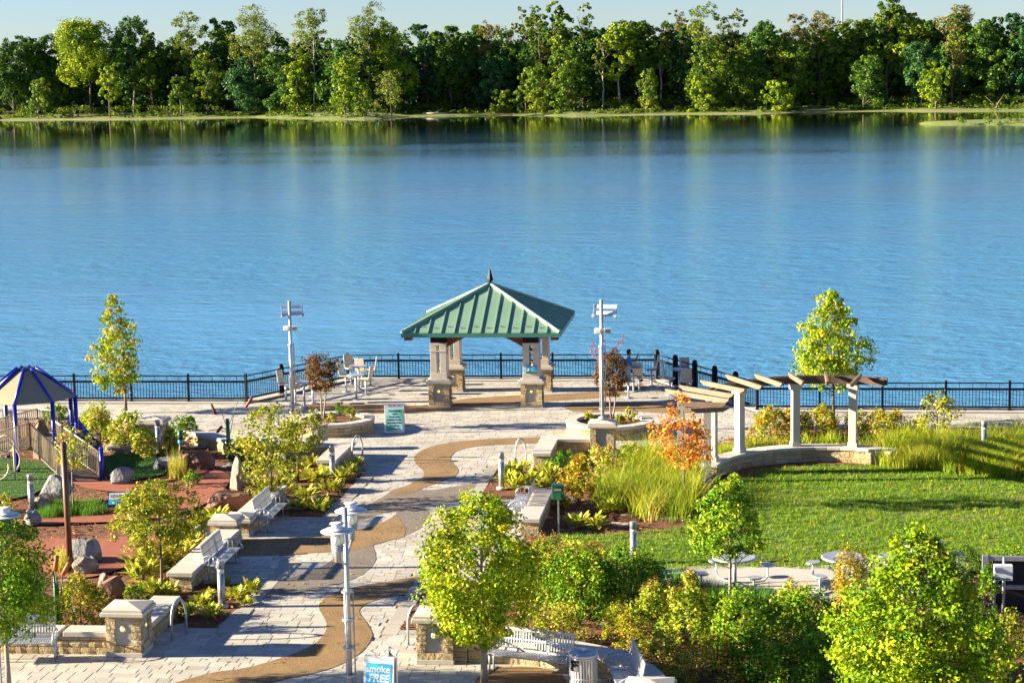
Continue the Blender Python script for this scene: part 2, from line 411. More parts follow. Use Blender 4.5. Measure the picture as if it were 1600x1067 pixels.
lee = t.nodes.new('ShaderNodeMapRange'); lee.inputs['From Min'].default_value = 130; lee.inputs['From Max'].default_value = 680; lee.inputs['To Min'].default_value = 1.0; lee.inputs['To Max'].default_value = .12
wob = t.nodes.new('ShaderNodeMath'); wob.operation = 'MULTIPLY_ADD'; wob.inputs[1].default_value = 300; t.links.new(n3.outputs[0], wob.inputs[0])
sb_ = t.nodes.new('ShaderNodeMath'); sb_.operation = 'SUBTRACT'; sb_.inputs[1].default_value = 150; t.links.new(ln_.outputs['Value'], sb_.inputs[0]); t.links.new(sb_.outputs[0], wob.inputs[2])
t.links.new(wob.outputs[0], lee.inputs['Value'])
pw_ = t.nodes.new('ShaderNodeMath'); pw_.operation = 'POWER'; pw_.inputs[1].default_value = 2.6; t.links.new(lee.outputs[0], pw_.inputs[0])
rg_ = t.nodes.new('ShaderNodeMapRange'); rg_.inputs['To Min'].default_value = .03; rg_.inputs['To Max'].default_value = .09; t.links.new(lee.outputs[0], rg_.inputs['Value']); t.links.new(rg_.outputs[0], gl_.inputs['Roughness'])
st_ = t.nodes.new('ShaderNodeMath'); st_.operation = 'MULTIPLY'; t.links.new(rp.outputs[0], st_.inputs[0]); t.links.new(pw_.outputs[0], st_.inputs[1])
bp = t.nodes.new('ShaderNodeBump'); bp.inputs['Distance'].default_value = .24
t.links.new(st_.outputs[0], bp.inputs['Strength']); t.links.new(add.outputs[0], bp.inputs['Height']); t.links.new(bp.outputs[0], gl_.inputs['Normal']); t.links.new(bp.outputs[0], fr_.inputs['Normal']); t.links.new(bp.outputs[0], df.inputs['Normal'])
M['water'] = m
b = MB(); b.add([(-1500, 60, WZ), (1500, 60, WZ), (1500, 1400, WZ), (-1500, 1400, WZ)], [(0, 1, 2, 3)])
struct('river', b, 'water')
# far bank: shoreline as the photograph shows it, then rising grass shelf, then forest floor to the horizon
SH = [(-700, 205), (-300, 196), (0, 188.5), (200, 187), (400, 184), (520, 187), (570, 187.5), (640, 183), (800, 180.5), (900, 182), (1060, 179), (1180, 178.5), (1250, 176), (1400, 174), (1440, 174.5), (1600, 174), (1900, 172), (2400, 170)]
sh = [at(x, y, WZ) for x, y in SH]
def back(p, d, z):
    q = Vector((p.x, p.y, 0)); dr = q.normalized(); return (p.x + dr.x * d, p.y + dr.y * d, z)
rows = [[back(p, -14, WZ - 1.5) for p in sh], [back(p, 0, WZ + .05) for p in sh], [back(p, 12, WZ + .7) for p in sh], [back(p, 30, WZ + 1.6) for p in sh], [back(p, 60, WZ + 2.6) for p in sh]]
def strips(rows, name, mat):
    b = MB(); n = len(rows[0])
    for i in range(len(rows) - 1):
        for k in range(n - 1):
            b.add([rows[i][k], rows[i][k + 1], rows[i + 1][k + 1], rows[i + 1][k]], [(0, 1, 2, 3)], True)
    return struct(name, b, mat)
fine = []
for r_ in rows:
    q = []
    for k in range(len(r_) - 1):
        for s_ in range(6):
            f = s_ / 6; a, c = r_[k], r_[k + 1]
            j = (rnd.random() - .5)
            q.append((a[0] + (c[0] - a[0]) * f, a[1] + (c[1] - a[1]) * f + j * 5, a[2] + (c[2] - a[2]) * f + j * .25))
    fine.append(q)
strips(fine[:2], 'shore_sand', 'sand')
strips(fine[1:4], 'far_bank', 'bank')
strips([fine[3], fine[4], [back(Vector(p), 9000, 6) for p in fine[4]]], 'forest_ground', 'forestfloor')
# low spit of land at the right
sp = P([])
spx = [(1418, 194), (1470, 191.5), (1530, 189), (1600, 187), (1700, 186), (1700, 199), (1600, 196), (1540, 194.8), (1480, 195.3)]
spu = [tuple(at(x, y, WZ).xy) for x, y in spx]
b = MB(); spu = smooth_poly(spu, True, 2); cx = sum(p[0] for p in spu) / len(spu); cy = sum(p[1] for p in spu) / len(spu)
n = len(spu); vs = [(p[0], p[1], WZ - .2) for p in spu] + [(cx + (p[0] - cx) * .9, cy + (p[1] - cy) * .7, WZ + .55) for p in spu] + [(cx, cy, WZ + .7)]
b.add(vs, [(i, (i + 1) % n, n + (i + 1) % n, n + i) for i in range(n)] + [(n + i, n + (i + 1) % n, 2 * n) for i in range(n)], True)
struct('spit', b, 'bank')

# ---------------------------------------------------------------- paving
BEDL = -12.4; BEDR = -8.1
# planted and playground ground on the left, planted ground on the right (everything not paved)
LEFT = [(-36, 41.1), (-14.4, 41.1), (-14.0, 41.1), (-14.0, 43.05), (-12.42, 43.05), (-12.42, 47.0), (-14.2, 47.0), (-14.3, 51.1), (-17.4, 51.1), (-17.4, 52.2), (-14.3, 52.2),
        (-14.2, 54.5), (-12.42, 54.5), (-12.42, 61.2), (-13.7, 61.2), (-13.7, 63.3), (-17.2, 63.6), (-20.0, 66.2), (-24, 69.3), (-30, 70.2), (-36, 70.5)]
RIGHT = [(20, 38.0), (-1.0, 37.5), (-1.6, 39.2), (-2.6, 40.4), (-4.2, 41.05), (-6.6, 41.1), (-6.9, 41.1), (-6.9, 43.2), (-8.08, 43.2), (-8.08, 47.4), (-6.2, 47.4), (-6.2, 57.2), (-8.12, 57.2), (-8.12, 61.4), (-6.7, 61.4),
         (-6.7, 64.3), (-3.6, 64.6), (-1.6, 66.2), (1.0, 68.2), (4, 69.0), (20, 69.4)]
A_ = P([(930, 681), (811, 683.6), (739, 687), (690, 693), (666, 700), (651, 708), (646, 716), (651, 727), (663, 736), (662, 745), (645.6, 754), (620, 765), (602, 776), (641, 771), (666, 760), (695, 750.7), (715, 741.7), (717, 732.6), (708, 725), (702.5, 714.5), (713, 703.6), (750, 696), (811, 693.4), (930, 689)])
B_ = P([(295, 843), (384, 843), (475, 839.6), (522, 835), (570, 825.5), (608, 812), (619, 801.5), (640, 836), (606, 845), (580, 852), (556, 859), (524, 861.5), (439, 867), (377, 868.6), (295, 869)])
C1 = P([(545, 808), (560, 795), (585, 783), (602, 774), (615, 763), (645, 759), (666, 767), (720, 758), (757, 753), (747, 779), (720, 783), (659, 789), (668, 796), (675, 803), (673.5, 814), (652, 829), (610, 846), (585, 842), (590, 822), (612, 810), (621, 801), (617, 796), (592, 803), (562.5, 813)])
C2 = P([(580, 846), (524, 852), (524, 866), (518.6, 876), (493, 890), (453, 903), (408, 912.5), (402, 936), (450, 930), (518.6, 916), (562, 901), (584, 883), (588.6, 868.6)])
D_ = P([(200, 1085), (290, 1062), (330, 1050), (384, 1044), (439, 1028), (475, 1015.5), (500.5, 999), (511, 983), (509.5, 970), (502, 957.5), (497.6, 948), (500.5, 939), (518.6, 926.6), (547.6, 917.6), (620, 905.6), (672, 897), (668, 925), (642, 928.5), (605.7, 932), (576.6, 940.4), (562, 950), (561, 957.5), (569.4, 968), (580, 983), (582.8, 995.6), (569, 1015.5), (547.6, 1030), (518.6, 1044), (475, 1055), (419, 1067), (360, 1085)])
E_ = P([(470, 631), (540, 630.5), (620, 633), (668, 634), (720, 623), (800, 618), (868, 616), (930, 612), (1000, 600), (1020, 606), (960, 620), (868, 626), (800, 629), (730, 637), (660, 645.5), (600, 646.5), (540, 645), (470, 640)])
E2 = P([(870, 633), (960, 628), (1040, 630), (1100, 640), (1060, 647), (980, 642), (900, 645)])
G_ = P([(735, 1100), (740, 1062), (765, 1046), (800, 1040), (850, 1043), (885, 1055), (892, 1100)])
bands = {'brown': [A_, B_, D_, E_, E2, G_], 'grey': [C1, C2]}
bands = {k: [smooth_poly(p, True, 1) for p in v] for k, v in bands.items()}
for k, v in bands.items():
    for p in v: sheet('aggregate_band', p, round(.006 + .0008 * v.index(p), 4) if k == 'brown' else round(.003 + .0008 * v.index(p), 4), 'agg' + k, kind='structure')
covered = [LEFT, RIGHT] + bands['brown'] + bands['grey']
PAVED = [(-32, 36), (8, 36), (8, 37), (-1, 37.2), (-1.0, 64), (1, 68.3), (4, 69.1), (14, 69.2), (14, 72.2), (.3, 72.35), (-3.9, 79.6), (-16.7, 79.4), (-19.7, 73.8), (-34, 73.6), (-34, 70), (-20, 60), (-18, 40)]
sheet('paving_base', [(-40, 30), (10, 30), (10, 37.5), (-1, 38), (-1, 64), (4, 69.4), (30, 69.4), (30, 72.2), (.3, 72.35), (-3.9, 79.6), (-16.7, 79.4), (-19.7, 73.8), (-60, 73.6), (-60, 69.4), (-24, 69), (-18, 60), (-18.5, 40)], -.014, 'grout', kind='structure')
paving = thing('plaza_paving', 'cream and grey rectangular pavers covering the riverfront plaza', 'paving'); paving['kind'] = 'structure'; del paving['category']
def paver_mesh(w_, d):
    b = MB(); x, y, e = w_ / 2 - .005, d / 2 - .005, .008
    b.add([(-x, -y, -.03), (x, -y, -.03), (x, y, -.03), (-x, y, -.03), (-x, -y, -e), (x, -y, -e), (x, y, -e), (-x, y, -e), (-x + e, -y + e, 0), (x - e, -y + e, 0), (x - e, y - e, 0), (-x + e, y - e, 0)],
          [(0, 1, 5, 4), (1, 2, 6, 5), (2, 3, 7, 6), (3, 0, 4, 7), (4, 5, 9, 8), (5, 6, 10, 9), (6, 7, 11, 10), (7, 4, 8, 11), (8, 9, 10, 11)])
    me = b.mesh('paver'); me.materials.append(M['paver']); return me
spots = []
vv = 36.6
while vv < 79.6:
    d = .30 if vv < 66 else .34
    x = -34 + rnd.random() * .3
    while x < 13:
        w_ = rnd.choice([.30, .30, .40, .45, .60])
        c = (x + w_ / 2, vv + d / 2)
        x += w_
        px, py = pix((c[0], c[1], 0))
        if not (-30 < px < 1640 and py < 1090): continue
        cs = [(c[0] + sx * w_ * .45, c[1] + sy * d * .45) for sx in (-1, 1) for sy in (-1, 1)]
        if not all(inside(q, PAVED) for q in cs): continue
        if -12.42 < c[0] < -12.0 and 42 < c[1] < 62 or -8.5 < c[0] < -8.1 and 42 < c[1] < 62: continue
        cov = [[inside(q, p) for q in cs] for p in covered]
        if any(all(k) for k in cov) or any(any(k) for k in cov[:2]): continue
        spots.append((c[0], c[1], w_, d, px, py))
    vv += d
vis = sorted([s for s in spots if 0 < s[4] < 1040 and 0 < s[5] < 1066], key=lambda s: s[1])
near = set(id(s) for s in vis[:300])
meshes = {}
b = MB()
for s in spots:
    z = rnd.uniform(-.003, .0015)
    if id(s) in near:
        k = (s[2], s[3])
        if k not in meshes: meshes[k] = paver_mesh(*k)
        obj('paver', meshes[k], None, paving, (s[0], s[1], z))
    else:
        x, y = s[2] / 2 - .008, s[3] / 2 - .008
        b.add([(s[0] - x, s[1] - y, -.012), (s[0] + x, s[1] - y, -.012), (s[0] + x, s[1] + y, -.012), (s[0] - x, s[1] + y, -.012),
               (s[0] - x, s[1] - y, z), (s[0] + x, s[1] - y, z), (s[0] + x, s[1] + y, z), (s[0] - x, s[1] + y, z)],
              [(4, 5, 6, 7), (0, 1, 5, 4), (1, 2, 6, 5), (2, 3, 7, 6), (3, 0, 4, 7)], False, rnd.random())
obj('far_pavers', b, 'paver', paving, kind='stuff')
# smooth border slabs along the planting beds
kerbs = thing('border_slabs', 'smooth concrete border slabs edging the planting beds', 'kerb'); kerbs['kind'] = 'structure'; del kerbs['category']
def slabs(x0, x1, y0, y1, along='y', L=.9):
    n = max(1, round(((y1 - y0) if along == 'y' else (x1 - x0)) / L))
    for i in range(n):
        b = MB()
        if along == 'y': a = y0 + (y1 - y0) * i / n; c = y0 + (y1 - y0) * (i + 1) / n; b.box(((x0 + x1) / 2, (a + c) / 2, -.012), (x1 - x0 - .01, c - a - .012, .04))
        else: a = x0 + (x1 - x0) * i / n; c = x0 + (x1 - x0) * (i + 1) / n; b.box(((a + c) / 2, (y0 + y1) / 2, -.012), (c - a - .012, y1 - y0 - .01, .04))
        o = obj('border_slab', b, 'kerb', kerbs)
slabs(-12.42, -12.02, 42.7, 47.4); slabs(-14.0, -12.42, 42.7, 43.05, 'x'); slabs(-14.0, -12.42, 47.0, 47.35, 'x')
slabs(-12.42, -12.02, 54.1, 61.6); slabs(-14.0, -12.42, 54.15, 54.5, 'x'); slabs(-13.3, -12.42, 61.2, 61.5, 'x')
slabs(-8.48, -8.08, 42.8, 47.8); slabs(-8.08, -6.9, 42.85, 43.2, 'x'); slabs(-8.48, -8.12, 56.8, 61.8); slabs(-8.12, -6.9, 61.4, 61.7, 'x')
# beds, playground floor, lawn
mounded('planting_soil', LEFT, -.02, 'mulch', .16, .03)
mounded('planting_soil', RIGHT, -.02, 'mulch', .16, .03)
# red rubber play path and green play turf
RUB1 = smooth_poly([tuple(at(x, y).xy) for x, y in ((-60, 905), (40, 880), (90, 905), (150, 905), (215, 880), (262, 870), (300, 868), (330, 868), (330, 842), (300, 838), (240, 835), (150, 845), (80, 842), (-60, 850))], True, 2)
RUB2 = smooth_poly([tuple(at(x, y).xy) for x, y in ((-60, 832), (60, 822), (150, 818), (230, 815), (300, 800), (345, 775), (365, 745), (340, 735), (290, 737), (255, 748), (215, 757), (160, 755), (110, 742), (100, 752), (150, 770), (250, 772), (270, 790), (225, 800), (170, 806), (60, 812), (-60, 818))], True, 2)
sheet('rubber_path', [(x, y) for x, y in RUB1], .05, 'rubber', kind='structure')
sheet('rubber_path', [(x, y) for x, y in RUB2], .05, 'rubber', kind='structure')
TURF1 = smooth_poly([tuple(at(x, y).xy) for x, y in ((-80, 800), (40, 778), (62, 770), (95, 750), (100, 735), (60, 720), (-80, 715))], True, 2)
TURF2 = smooth_poly([tuple(at(x, y).xy) for x, y in ((165, 752), (215, 752), (265, 742), (270, 725), (240, 715), (200, 710), (165, 712))], True, 2)
sheet('play_turf', TURF1, .053, 'turf', kind='structure'); sheet('play_turf', TURF2, .053, 'turf', kind='structure')
LAWN = smooth_poly([tuple(at(x, y).xy) for x, y in ((850, 838), (930, 838), (1010, 832), (1075, 826), (1095, 800), (1115, 765), (1135, 757), (1180, 738), (1245, 729), (1372, 729), (1480, 738), (1650, 745), (1750, 750), (1750, 905), (1480, 895), (1400, 880), (1300, 893), (1145, 888), (1040, 897), (940, 885), (850, 865))], True, 1)
sheet('lawn', LAWN, .048, 'lawn', kind='structure')
PAD = smooth_poly([tuple(at(x, y).xy) for x, y in ((1020, 893), (1080, 887), (1160, 886), (1250, 890), (1310, 884), (1370, 868), (1440, 862), (1520, 870), (1500, 920), (1400, 935), (1300, 945), (1150, 940), (1050, 925))], True, 2)
sheet('concrete_pad', PAD, .055, 'concrete', kind='structure')

# ---------------------------------------------------------------- stonework
def rock_mesh(seed, jit=.06, n=3):
    r_ = random.Random(seed); bm = bmesh.new(); bmesh.ops.create_cube(bm, size=1.0)
    bmesh.ops.subdivide_edges(bm, edges=bm.edges[:], cuts=n - 2, use_grid_fill=True)
    for v_ in bm.verts:
        k = sum(abs(abs(c) - .5) < 1e-4 for c in v_.co)
        f = 1.0 - (.04 if k == 3 else .015 if k == 2 else -.03)
        v_.co = Vector([c * f + r_.uniform(-jit, jit) * (.3 if k > 1 else 1) for c in v_.co])
    me = bpy.data.meshes.new('stone'); bm.to_mesh(me); bm.free(); me.materials.append(M['stone']); return me
ROCK = [rock_mesh(i) for i in range(6)]
FLAT = [rock_mesh(20 + i, .02) for i in range(4)]
def stone(parent, c, d, rough=True, rz=0.0):
    o = obj('stone', rnd.choice(ROCK if rough else FLAT), None, parent, c, rz); o.scale = d; return o
def ashlar(parent, p0, p1, th, z0, z1, single=True, mb=None, ring=False):
    """coursed blocks filling a straight run of wall; blocks reach through the wall and stand proud of the mortar core"""
    p0, p1 = Vector(p0), Vector(p1); L = (p1 - p0).length; d = (p1 - p0) / L; ang = math.atan2(d.y, d.x)
    z = z0
    while z < z1 - .03:
        h = rnd.choice([.09, .11, .13] if ring else [.10, .13, .16, .19])
        if z + h > z1 - .06: h = z1 - z
        s_ = 0.0
        while s_ < L - 1e-3:
            l = rnd.uniform(.18, .48)
            if s_ + l > L - .12: l = L - s_
            c = p0 + d * (s_ + l / 2); pr = rnd.uniform(0, .022)
            if ring: l += .05
            e0 = .0
            if single: stone(parent, (c.x, c.y, z + h / 2), (l - .012, th + pr, h - .012), False, ang)
            else: mb.box((c.x, c.y, z + h / 2), (l - .014, th + pr, h - .014), ang, rnd.uniform(.01, .99))
            s_ += l - (.05 if ring else 0)
        z += h
    return ang
def stone_wall(name, label, pts, th=.55, h=.36, cop=.12, over=.05, single=True, cat='wall', closed=False, group=None, copstep=1.1):
    o = thing(name, label, cat, (0, 0, 0), 0, group)
    core = MB(); mb = MB()
    n = len(pts)
    for i in range(n if closed else n - 1):
        a, c = Vector(pts[i]), Vector(pts[(i + 1) % n]); d = (c - a); L = d.length; ang = math.atan2(d.y, d.x)
        mid = (a + c) / 2
        core.box((mid.x, mid.y, h / 2 - .03), (L - .03, th - .05, h - .02 + .06), ang)
        ashlar(o, a, c, th, -.02, h, single, mb, closed)
    obj('mortar_core', core, 'mortar', o)
    if not single: obj('stonework', mb, 'stone', o, kind='stuff')
    # coping: slabs with mitred ends
    P_ = [Vector(p) for p in pts]
    def off(i, s_):
        if closed: a, b_, c = P_[i - 1], P_[i % n], P_[(i + 1) % n]
        else: a, b_, c = P_[max(i - 1, 0)], P_[i], P_[min(i + 1, n - 1)]
        d1 = (b_ - a) if (b_ - a).length > 0 else (c - b_); d2 = (c - b_) if (c - b_).length > 0 else d1
        d1, d2 = d1.normalized(), d2.normalized(); t_ = (d1 + d2).normalized(); nn = Vector((-t_.y, t_.x))
        k = 1 / max(.5, nn.dot(Vector((-d1.y, d1.x))))
        return b_ + nn * s_ * (th / 2 + over) * k
    for i in range(n if closed else n - 1):
        j = (i + 1) % n if closed else i + 1
        a0, a1, b0, b1 = off(i, 1), off(i, -1), off(j, 1), off(j, -1)
        if not closed:
            dd = (P_[j] - P_[i]).normalized() * over
            if i == 0: a0, a1 = a0 - dd, a1 - dd
            if j == n - 1: b0, b1 = b0 + dd, b1 + dd
        k = max(1, round((P_[j] - P_[i]).length / copstep))
        for q in range(k):
            f0, f1 = q / k + .003, (q + 1) / k - .003
            bb = MB(); bb.prism([a0.lerp(b0, f0), a0.lerp(b0, f1), a1.lerp(b1, f1), a1.lerp(b1, f0)], h, h + cop)
            obj('coping', bb, 'coping', o, bevel=.012)
    return o
def pillar_parts(o, w_=.82, h=1.15, single=True, lamp=True, faces='fr', cap=True):
    b_ = w_ / 2
    obj('core', MB().box((0, 0, (h - .2) / 2), (w_ - .1, w_ - .1, h - .2)), 'cast', o)
    obj('base_course', MB().box((0, 0, .05), (w_ + .03, w_ + .03, .1)), 'coping', o, bevel=.01)
    q = .21; z = .1; mb = MB(); top = h - .2
    def put(c, d):
        if single: stone(o, c, d)
        else: mb.box(c, d, 0, rnd.uniform(.01, .99))
    for sx in (-1, 1):
        for sy in (-1, 1):
            z = .26
            while z < top - .1:
                hh = min(rnd.uniform(.09, .2), top - .1 - z)
                if top - .1 - z - hh < .05: hh = top - .1 - z
                wx, wy = q + rnd.uniform(-.02, .02), q + rnd.uniform(-.02, .02)
                put((sx * (b_ - wx / 2), sy * (b_ - wy / 2), z + hh / 2), (wx, wy, hh - .008)); z += hh
    for sy in (-1, 1):
        for zz, hh in ((.18, .155), (top - .05, .095)):
            put((-b_ / 2, sy * (b_ - .09), zz), (b_ - .01, .18, hh)); put((b_ / 2, sy * (b_ - .09), zz), (b_ - .01, .18, hh))
            put((sy * (b_ - .09), 0, zz), (.18, w_ - .38, hh))
    if not single: obj('stonework', mb, 'stone', o, kind='stuff')
    for f in faces:
        ax = {'f': (0, -1), 'r': (1, 0), 'b': (0, 1), 'l': (-1, 0)}[f]
        c = (ax[0] * (b_ - .045), ax[1] * (b_ - .045), (.26 + top - .1) / 2)
        sz = (w_ - 2 * q + .02, .02, top - .38) if ax[0] == 0 else (.02, w_ - 2 * q + .02, top - .38)
        pn = obj('panel', MB().box(c, sz), 'panelgrey', o)
        if lamp:
            rot = Matrix.Translation((c[0] + ax[0] * .01, c[1] + ax[1] * .01, .26 + (top - .36) * .66)) @ Vector((0, 0, 1)).rotation_difference(Vector((ax[0], ax[1], 0))).to_matrix().to_4x4()
            rg = MB().lathe([(.075, 0), (.075, .025), (.05, .03)], n=16); rg.v = [tuple(rot @ Vector(v_)) for v_ in rg.v]
            obj('lamp_ring', rg, 'steel', pn)
            gl = MB().lathe([(.045, .02), (.04, .04)], n=14); gl.v = [tuple(rot @ Vector(v_)) for v_ in gl.v]
            obj('lamp', gl, 'lampglow', pn)
    if cap:
        c1 = MB(); e = .09
        c1.box((0, 0, h - .155), (w_ + 2 * e, w_ + 2 * e, .09)); obj('cap_slab', c1, 'cast', o, bevel=.01)
        x = b_ + .05; z0, z1, z2 = h - .11, h - .05, h + .04
        c2 = MB(); c2.add([(-x, -x, z0), (x, -x, z0), (x, x, z0), (-x, x, z0), (-x, -x, z1), (x, -x, z1), (x, x, z1), (-x, x, z1), (0, 0, z2)],
                          [(0, 1, 5, 4), (1, 2, 6, 5), (2, 3, 7, 6), (3, 0, 4, 7), (4, 5, 8), (5, 6, 8), (6, 7, 8), (7, 4, 8)])
        obj('cap_top', c2, 'cast', o)
def pillar(label, loc, h=1.15, w_=.82, **k):
    o = thing('stone_pillar', label, 'pillar', loc); pillar_parts(o, w_, h, **k); return o
pillar('cream stone pillar with lit round lamp beside the left slatted bench', (-13.98, 41.12, 0))
pillar('stone pillar with round lamp beneath the yellow-green tree, near the white bench', (-6.84, 41.03, 0))
pillar('stone pillar carrying the tall silver light pole behind the shrubs', (-4.83, 64.3, 0), single=False, lamp=False)
pb = at(1016, 1064, 1.15)
pillar('stone pillar at the bottom edge, only its pale cap in view', (pb.x, pb.y, 0), single=False)
pillar('sunlit cream pillar among shrubs behind the round metal bollard on the left', (-20.7, 64.6, 0), single=False, lamp=False)
pillar('low capped pillar at the far end of the nearer left seat wall', (-14.5, 51.35, 0), .78, .7, single=False, lamp=False, faces='f')
pillar('low pillar with recessed panel at the near end of the farther left seat wall', (-14.35, 52.3, 0), .62, .66, single=False, lamp=False, faces='fr')
stone_wall('seat_wall', 'stone wall with pale coping behind the bench at the lower left', [(-30, 40.9), (-14.42, 41.1)], .45, .42, .12)
stone_wall('seat_wall', 'short stone seat wall running back from the lower left pillar', [(-14.0, 41.55), (-14.0, 44.1)], .58, .36)
stone_wall('seat_wall', 'stone seat wall behind the nearer of the two left benches', [(-14.33, 46.3), (-14.33, 50.98)], .58, .36)
stone_wall('seat_wall', 'stone seat wall behind the farther of the two left benches', [(-14.33, 52.66), (-14.33, 56.6)], .54, .36)
stone_wall('seat_wall', 'L-shaped stone seat wall beside the left hoop rack near the round planter', [(-17.2, 63.55), (-13.62, 63.35), (-13.62, 60.5)], .58, .38, single=False)
stone_wall('seat_wall', 'L-shaped pale seat wall joining the light pole pillar on the right', [(-5.3, 64.55), (-6.68, 64.5), (-6.68, 61.85)], .52, .38, single=False)
stone_wall('seat_wall', 'stone seat wall half hidden behind the large yellow-green tree', [(-6.05, 52.5), (-6.05, 56.4)], .5, .38, single=False)
stone_wall('seat_wall', 'curved stone wall behind the white bench and litter bin', smooth_poly([(-6.43, 41.05), (-5.2, 41.0), (-4.0, 40.75), (-3.0, 40.2), (-2.3, 39.4), (-1.85, 38.4), (-1.7, 36.8)], False, 1), .45, .40)
stone_wall('retaining_wall', 'low sunlit stone wall edging the promenade above the left shrubs', [(-24.5, 69.4), (-20.3, 66.3), (-17.4, 63.8)], .4, .34, single=False)
def planter(label, c, rx, ry):
    pts = [(c[0] + rx * math.cos(2 * math.pi * i / 20), c[1] + ry * math.sin(2 * math.pi * i / 20)) for i in range(20)]
    o = stone_wall('round_planter', label, pts, .32, .38, .11, .04, False, 'planter', True)
    b_ = MB(); n = 20; b_.add([(c[0] + (p[0] - c[0]) * .9, c[1] + (p[1] - c[1]) * .9, .36) for p in pts] + [(c[0], c[1], .42)], [(i, (i + 1) % n, n) for i in range(n)], True)
    obj('mulch_fill', b_, 'mulch', o)
planter('round stone planter holding the dark red tree left of the gazebo', (-15.0, 68.15), 1.3, 1.25)
planter('round stone planter holding the dark red tree right of the gazebo', (-4.85, 68.0), 1.4, 1.35)

# ---------------------------------------------------------------- gazebo
gz = thing('gazebo', 'open gazebo with green standing seam roof on stone piers by the river', 'gazebo', (-10.09, 75.35, 0))
for sx in (-1, 1):
    for sy in (-1, 1):
        pr = obj('pier', MB().box((0, 0, .44), (.68, .68, .88)), 'cast', gz, (sx * 1.82, sy * 1.78, 0))
        mb = MB(); w_ = .80
        for cx in (-1, 1):
            for cy in (-1, 1):
                z = .07
                while z < .9:
                    hh = min(rnd.uniform(.08, .17), .93 - z); wx = .2 + rnd.uniform(-.03, .03)
                    if cx == 1 or cy == 1 or True: mb.box((cx * (w_ / 2 - wx / 2 + rnd.uniform(0, .02)), cy * (w_ / 2 - wx / 2 + rnd.uniform(0, .02)), z + hh / 2), (wx, wx, hh - .01), 0, rnd.uniform(.01, .99)); z += hh
        for k in (-1, 1):
            mb.box((0, k * .33, .13), (.42, .14, .15), 0, rnd.random()); mb.box((k * .33, 0, .13), (.14, .42, .15), 0, rnd.random())
            mb.box((0, k * .33, .87), (.42, .13, .1), 0, rnd.random()); mb.box((k * .33, 0, .87), (.13, .42, .1), 0, rnd.random())
        obj('stonework', mb, 'stone', pr, kind='stuff')
        obj('base_slab', MB().box((0, 0, .025), (.88, .88, .07)), 'coping', pr)
        for ax in ((0, -1), (1, 0)):
            obj('panel', MB().box((ax[0] * .35, ax[1] * .35, .5), (.40, .02, .6) if ax[0] == 0 else (.02, .40, .6)), 'panelgrey', pr)
        g_ = MB().tube([(0, -.345, .62), (0, -.385, .62)], .05, 12); obj('lamp', g_, 'lampglow', pr)
        cp = MB(); cp.box((0, 0, .985), (1.02, 1.02, .11)); cp.box((0, 0, 1.07), (.88, .88, .06)); obj('cap', cp, 'cast', pr, bevel=.01)
        co = MB(); co.box((0, 0, 1.22), (.66, .66, .24)); obj('plinth', co, 'cast', pr, bevel=.012)
        for cx in (-.19, .19):
            for cy in (-.19, .19):
                cl = MB(); cl.box((cx, cy, 1.88), (.25, .25, 1.09)); obj('column', cl, 'cast', pr, bevel=.008)
        hd = MB(); hd.box((0, 0, 2.2), (.66, .66, .06)); hd.box((0, 0, 2.47), (.64, .64, .1)); obj('capital', hd, 'cast', pr, bevel=.008)
        obj('post_block', MB().box((0, 0, 2.73), (.60, .60, .42)), 'black', pr)
# curved timber braces between the piers
def arch(L, zt=2.94, zd=2.32, th=.16):
    pts = [(-L, zt), (L, zt)]
    n = 16
    low = []
    for i in range(n + 1):
        f = i / n * 2 - 1
        low.append((f * L, zt - .05 - (zt - .05 - zd) * min(1, abs(f) ** 1.7)))
    return pts[:1] + [pts[1]] + list(reversed(low))
rx90 = Matrix.Rotation(R(90), 4, 'X')
for sy in (-1, 1):
    for o_, rz in (((0, sy * 1.78), 0), ((sy * 1.82, 0), math.pi / 2)):
        b = MB(); b.prism(arch(1.5), -.08, .08, 0, Matrix.Translation((o_[0], o_[1], 0)) @ Matrix.Rotation(rz, 4, 'Z') @ rx90)
        obj('arched_beam', b, 'redwood', gz)
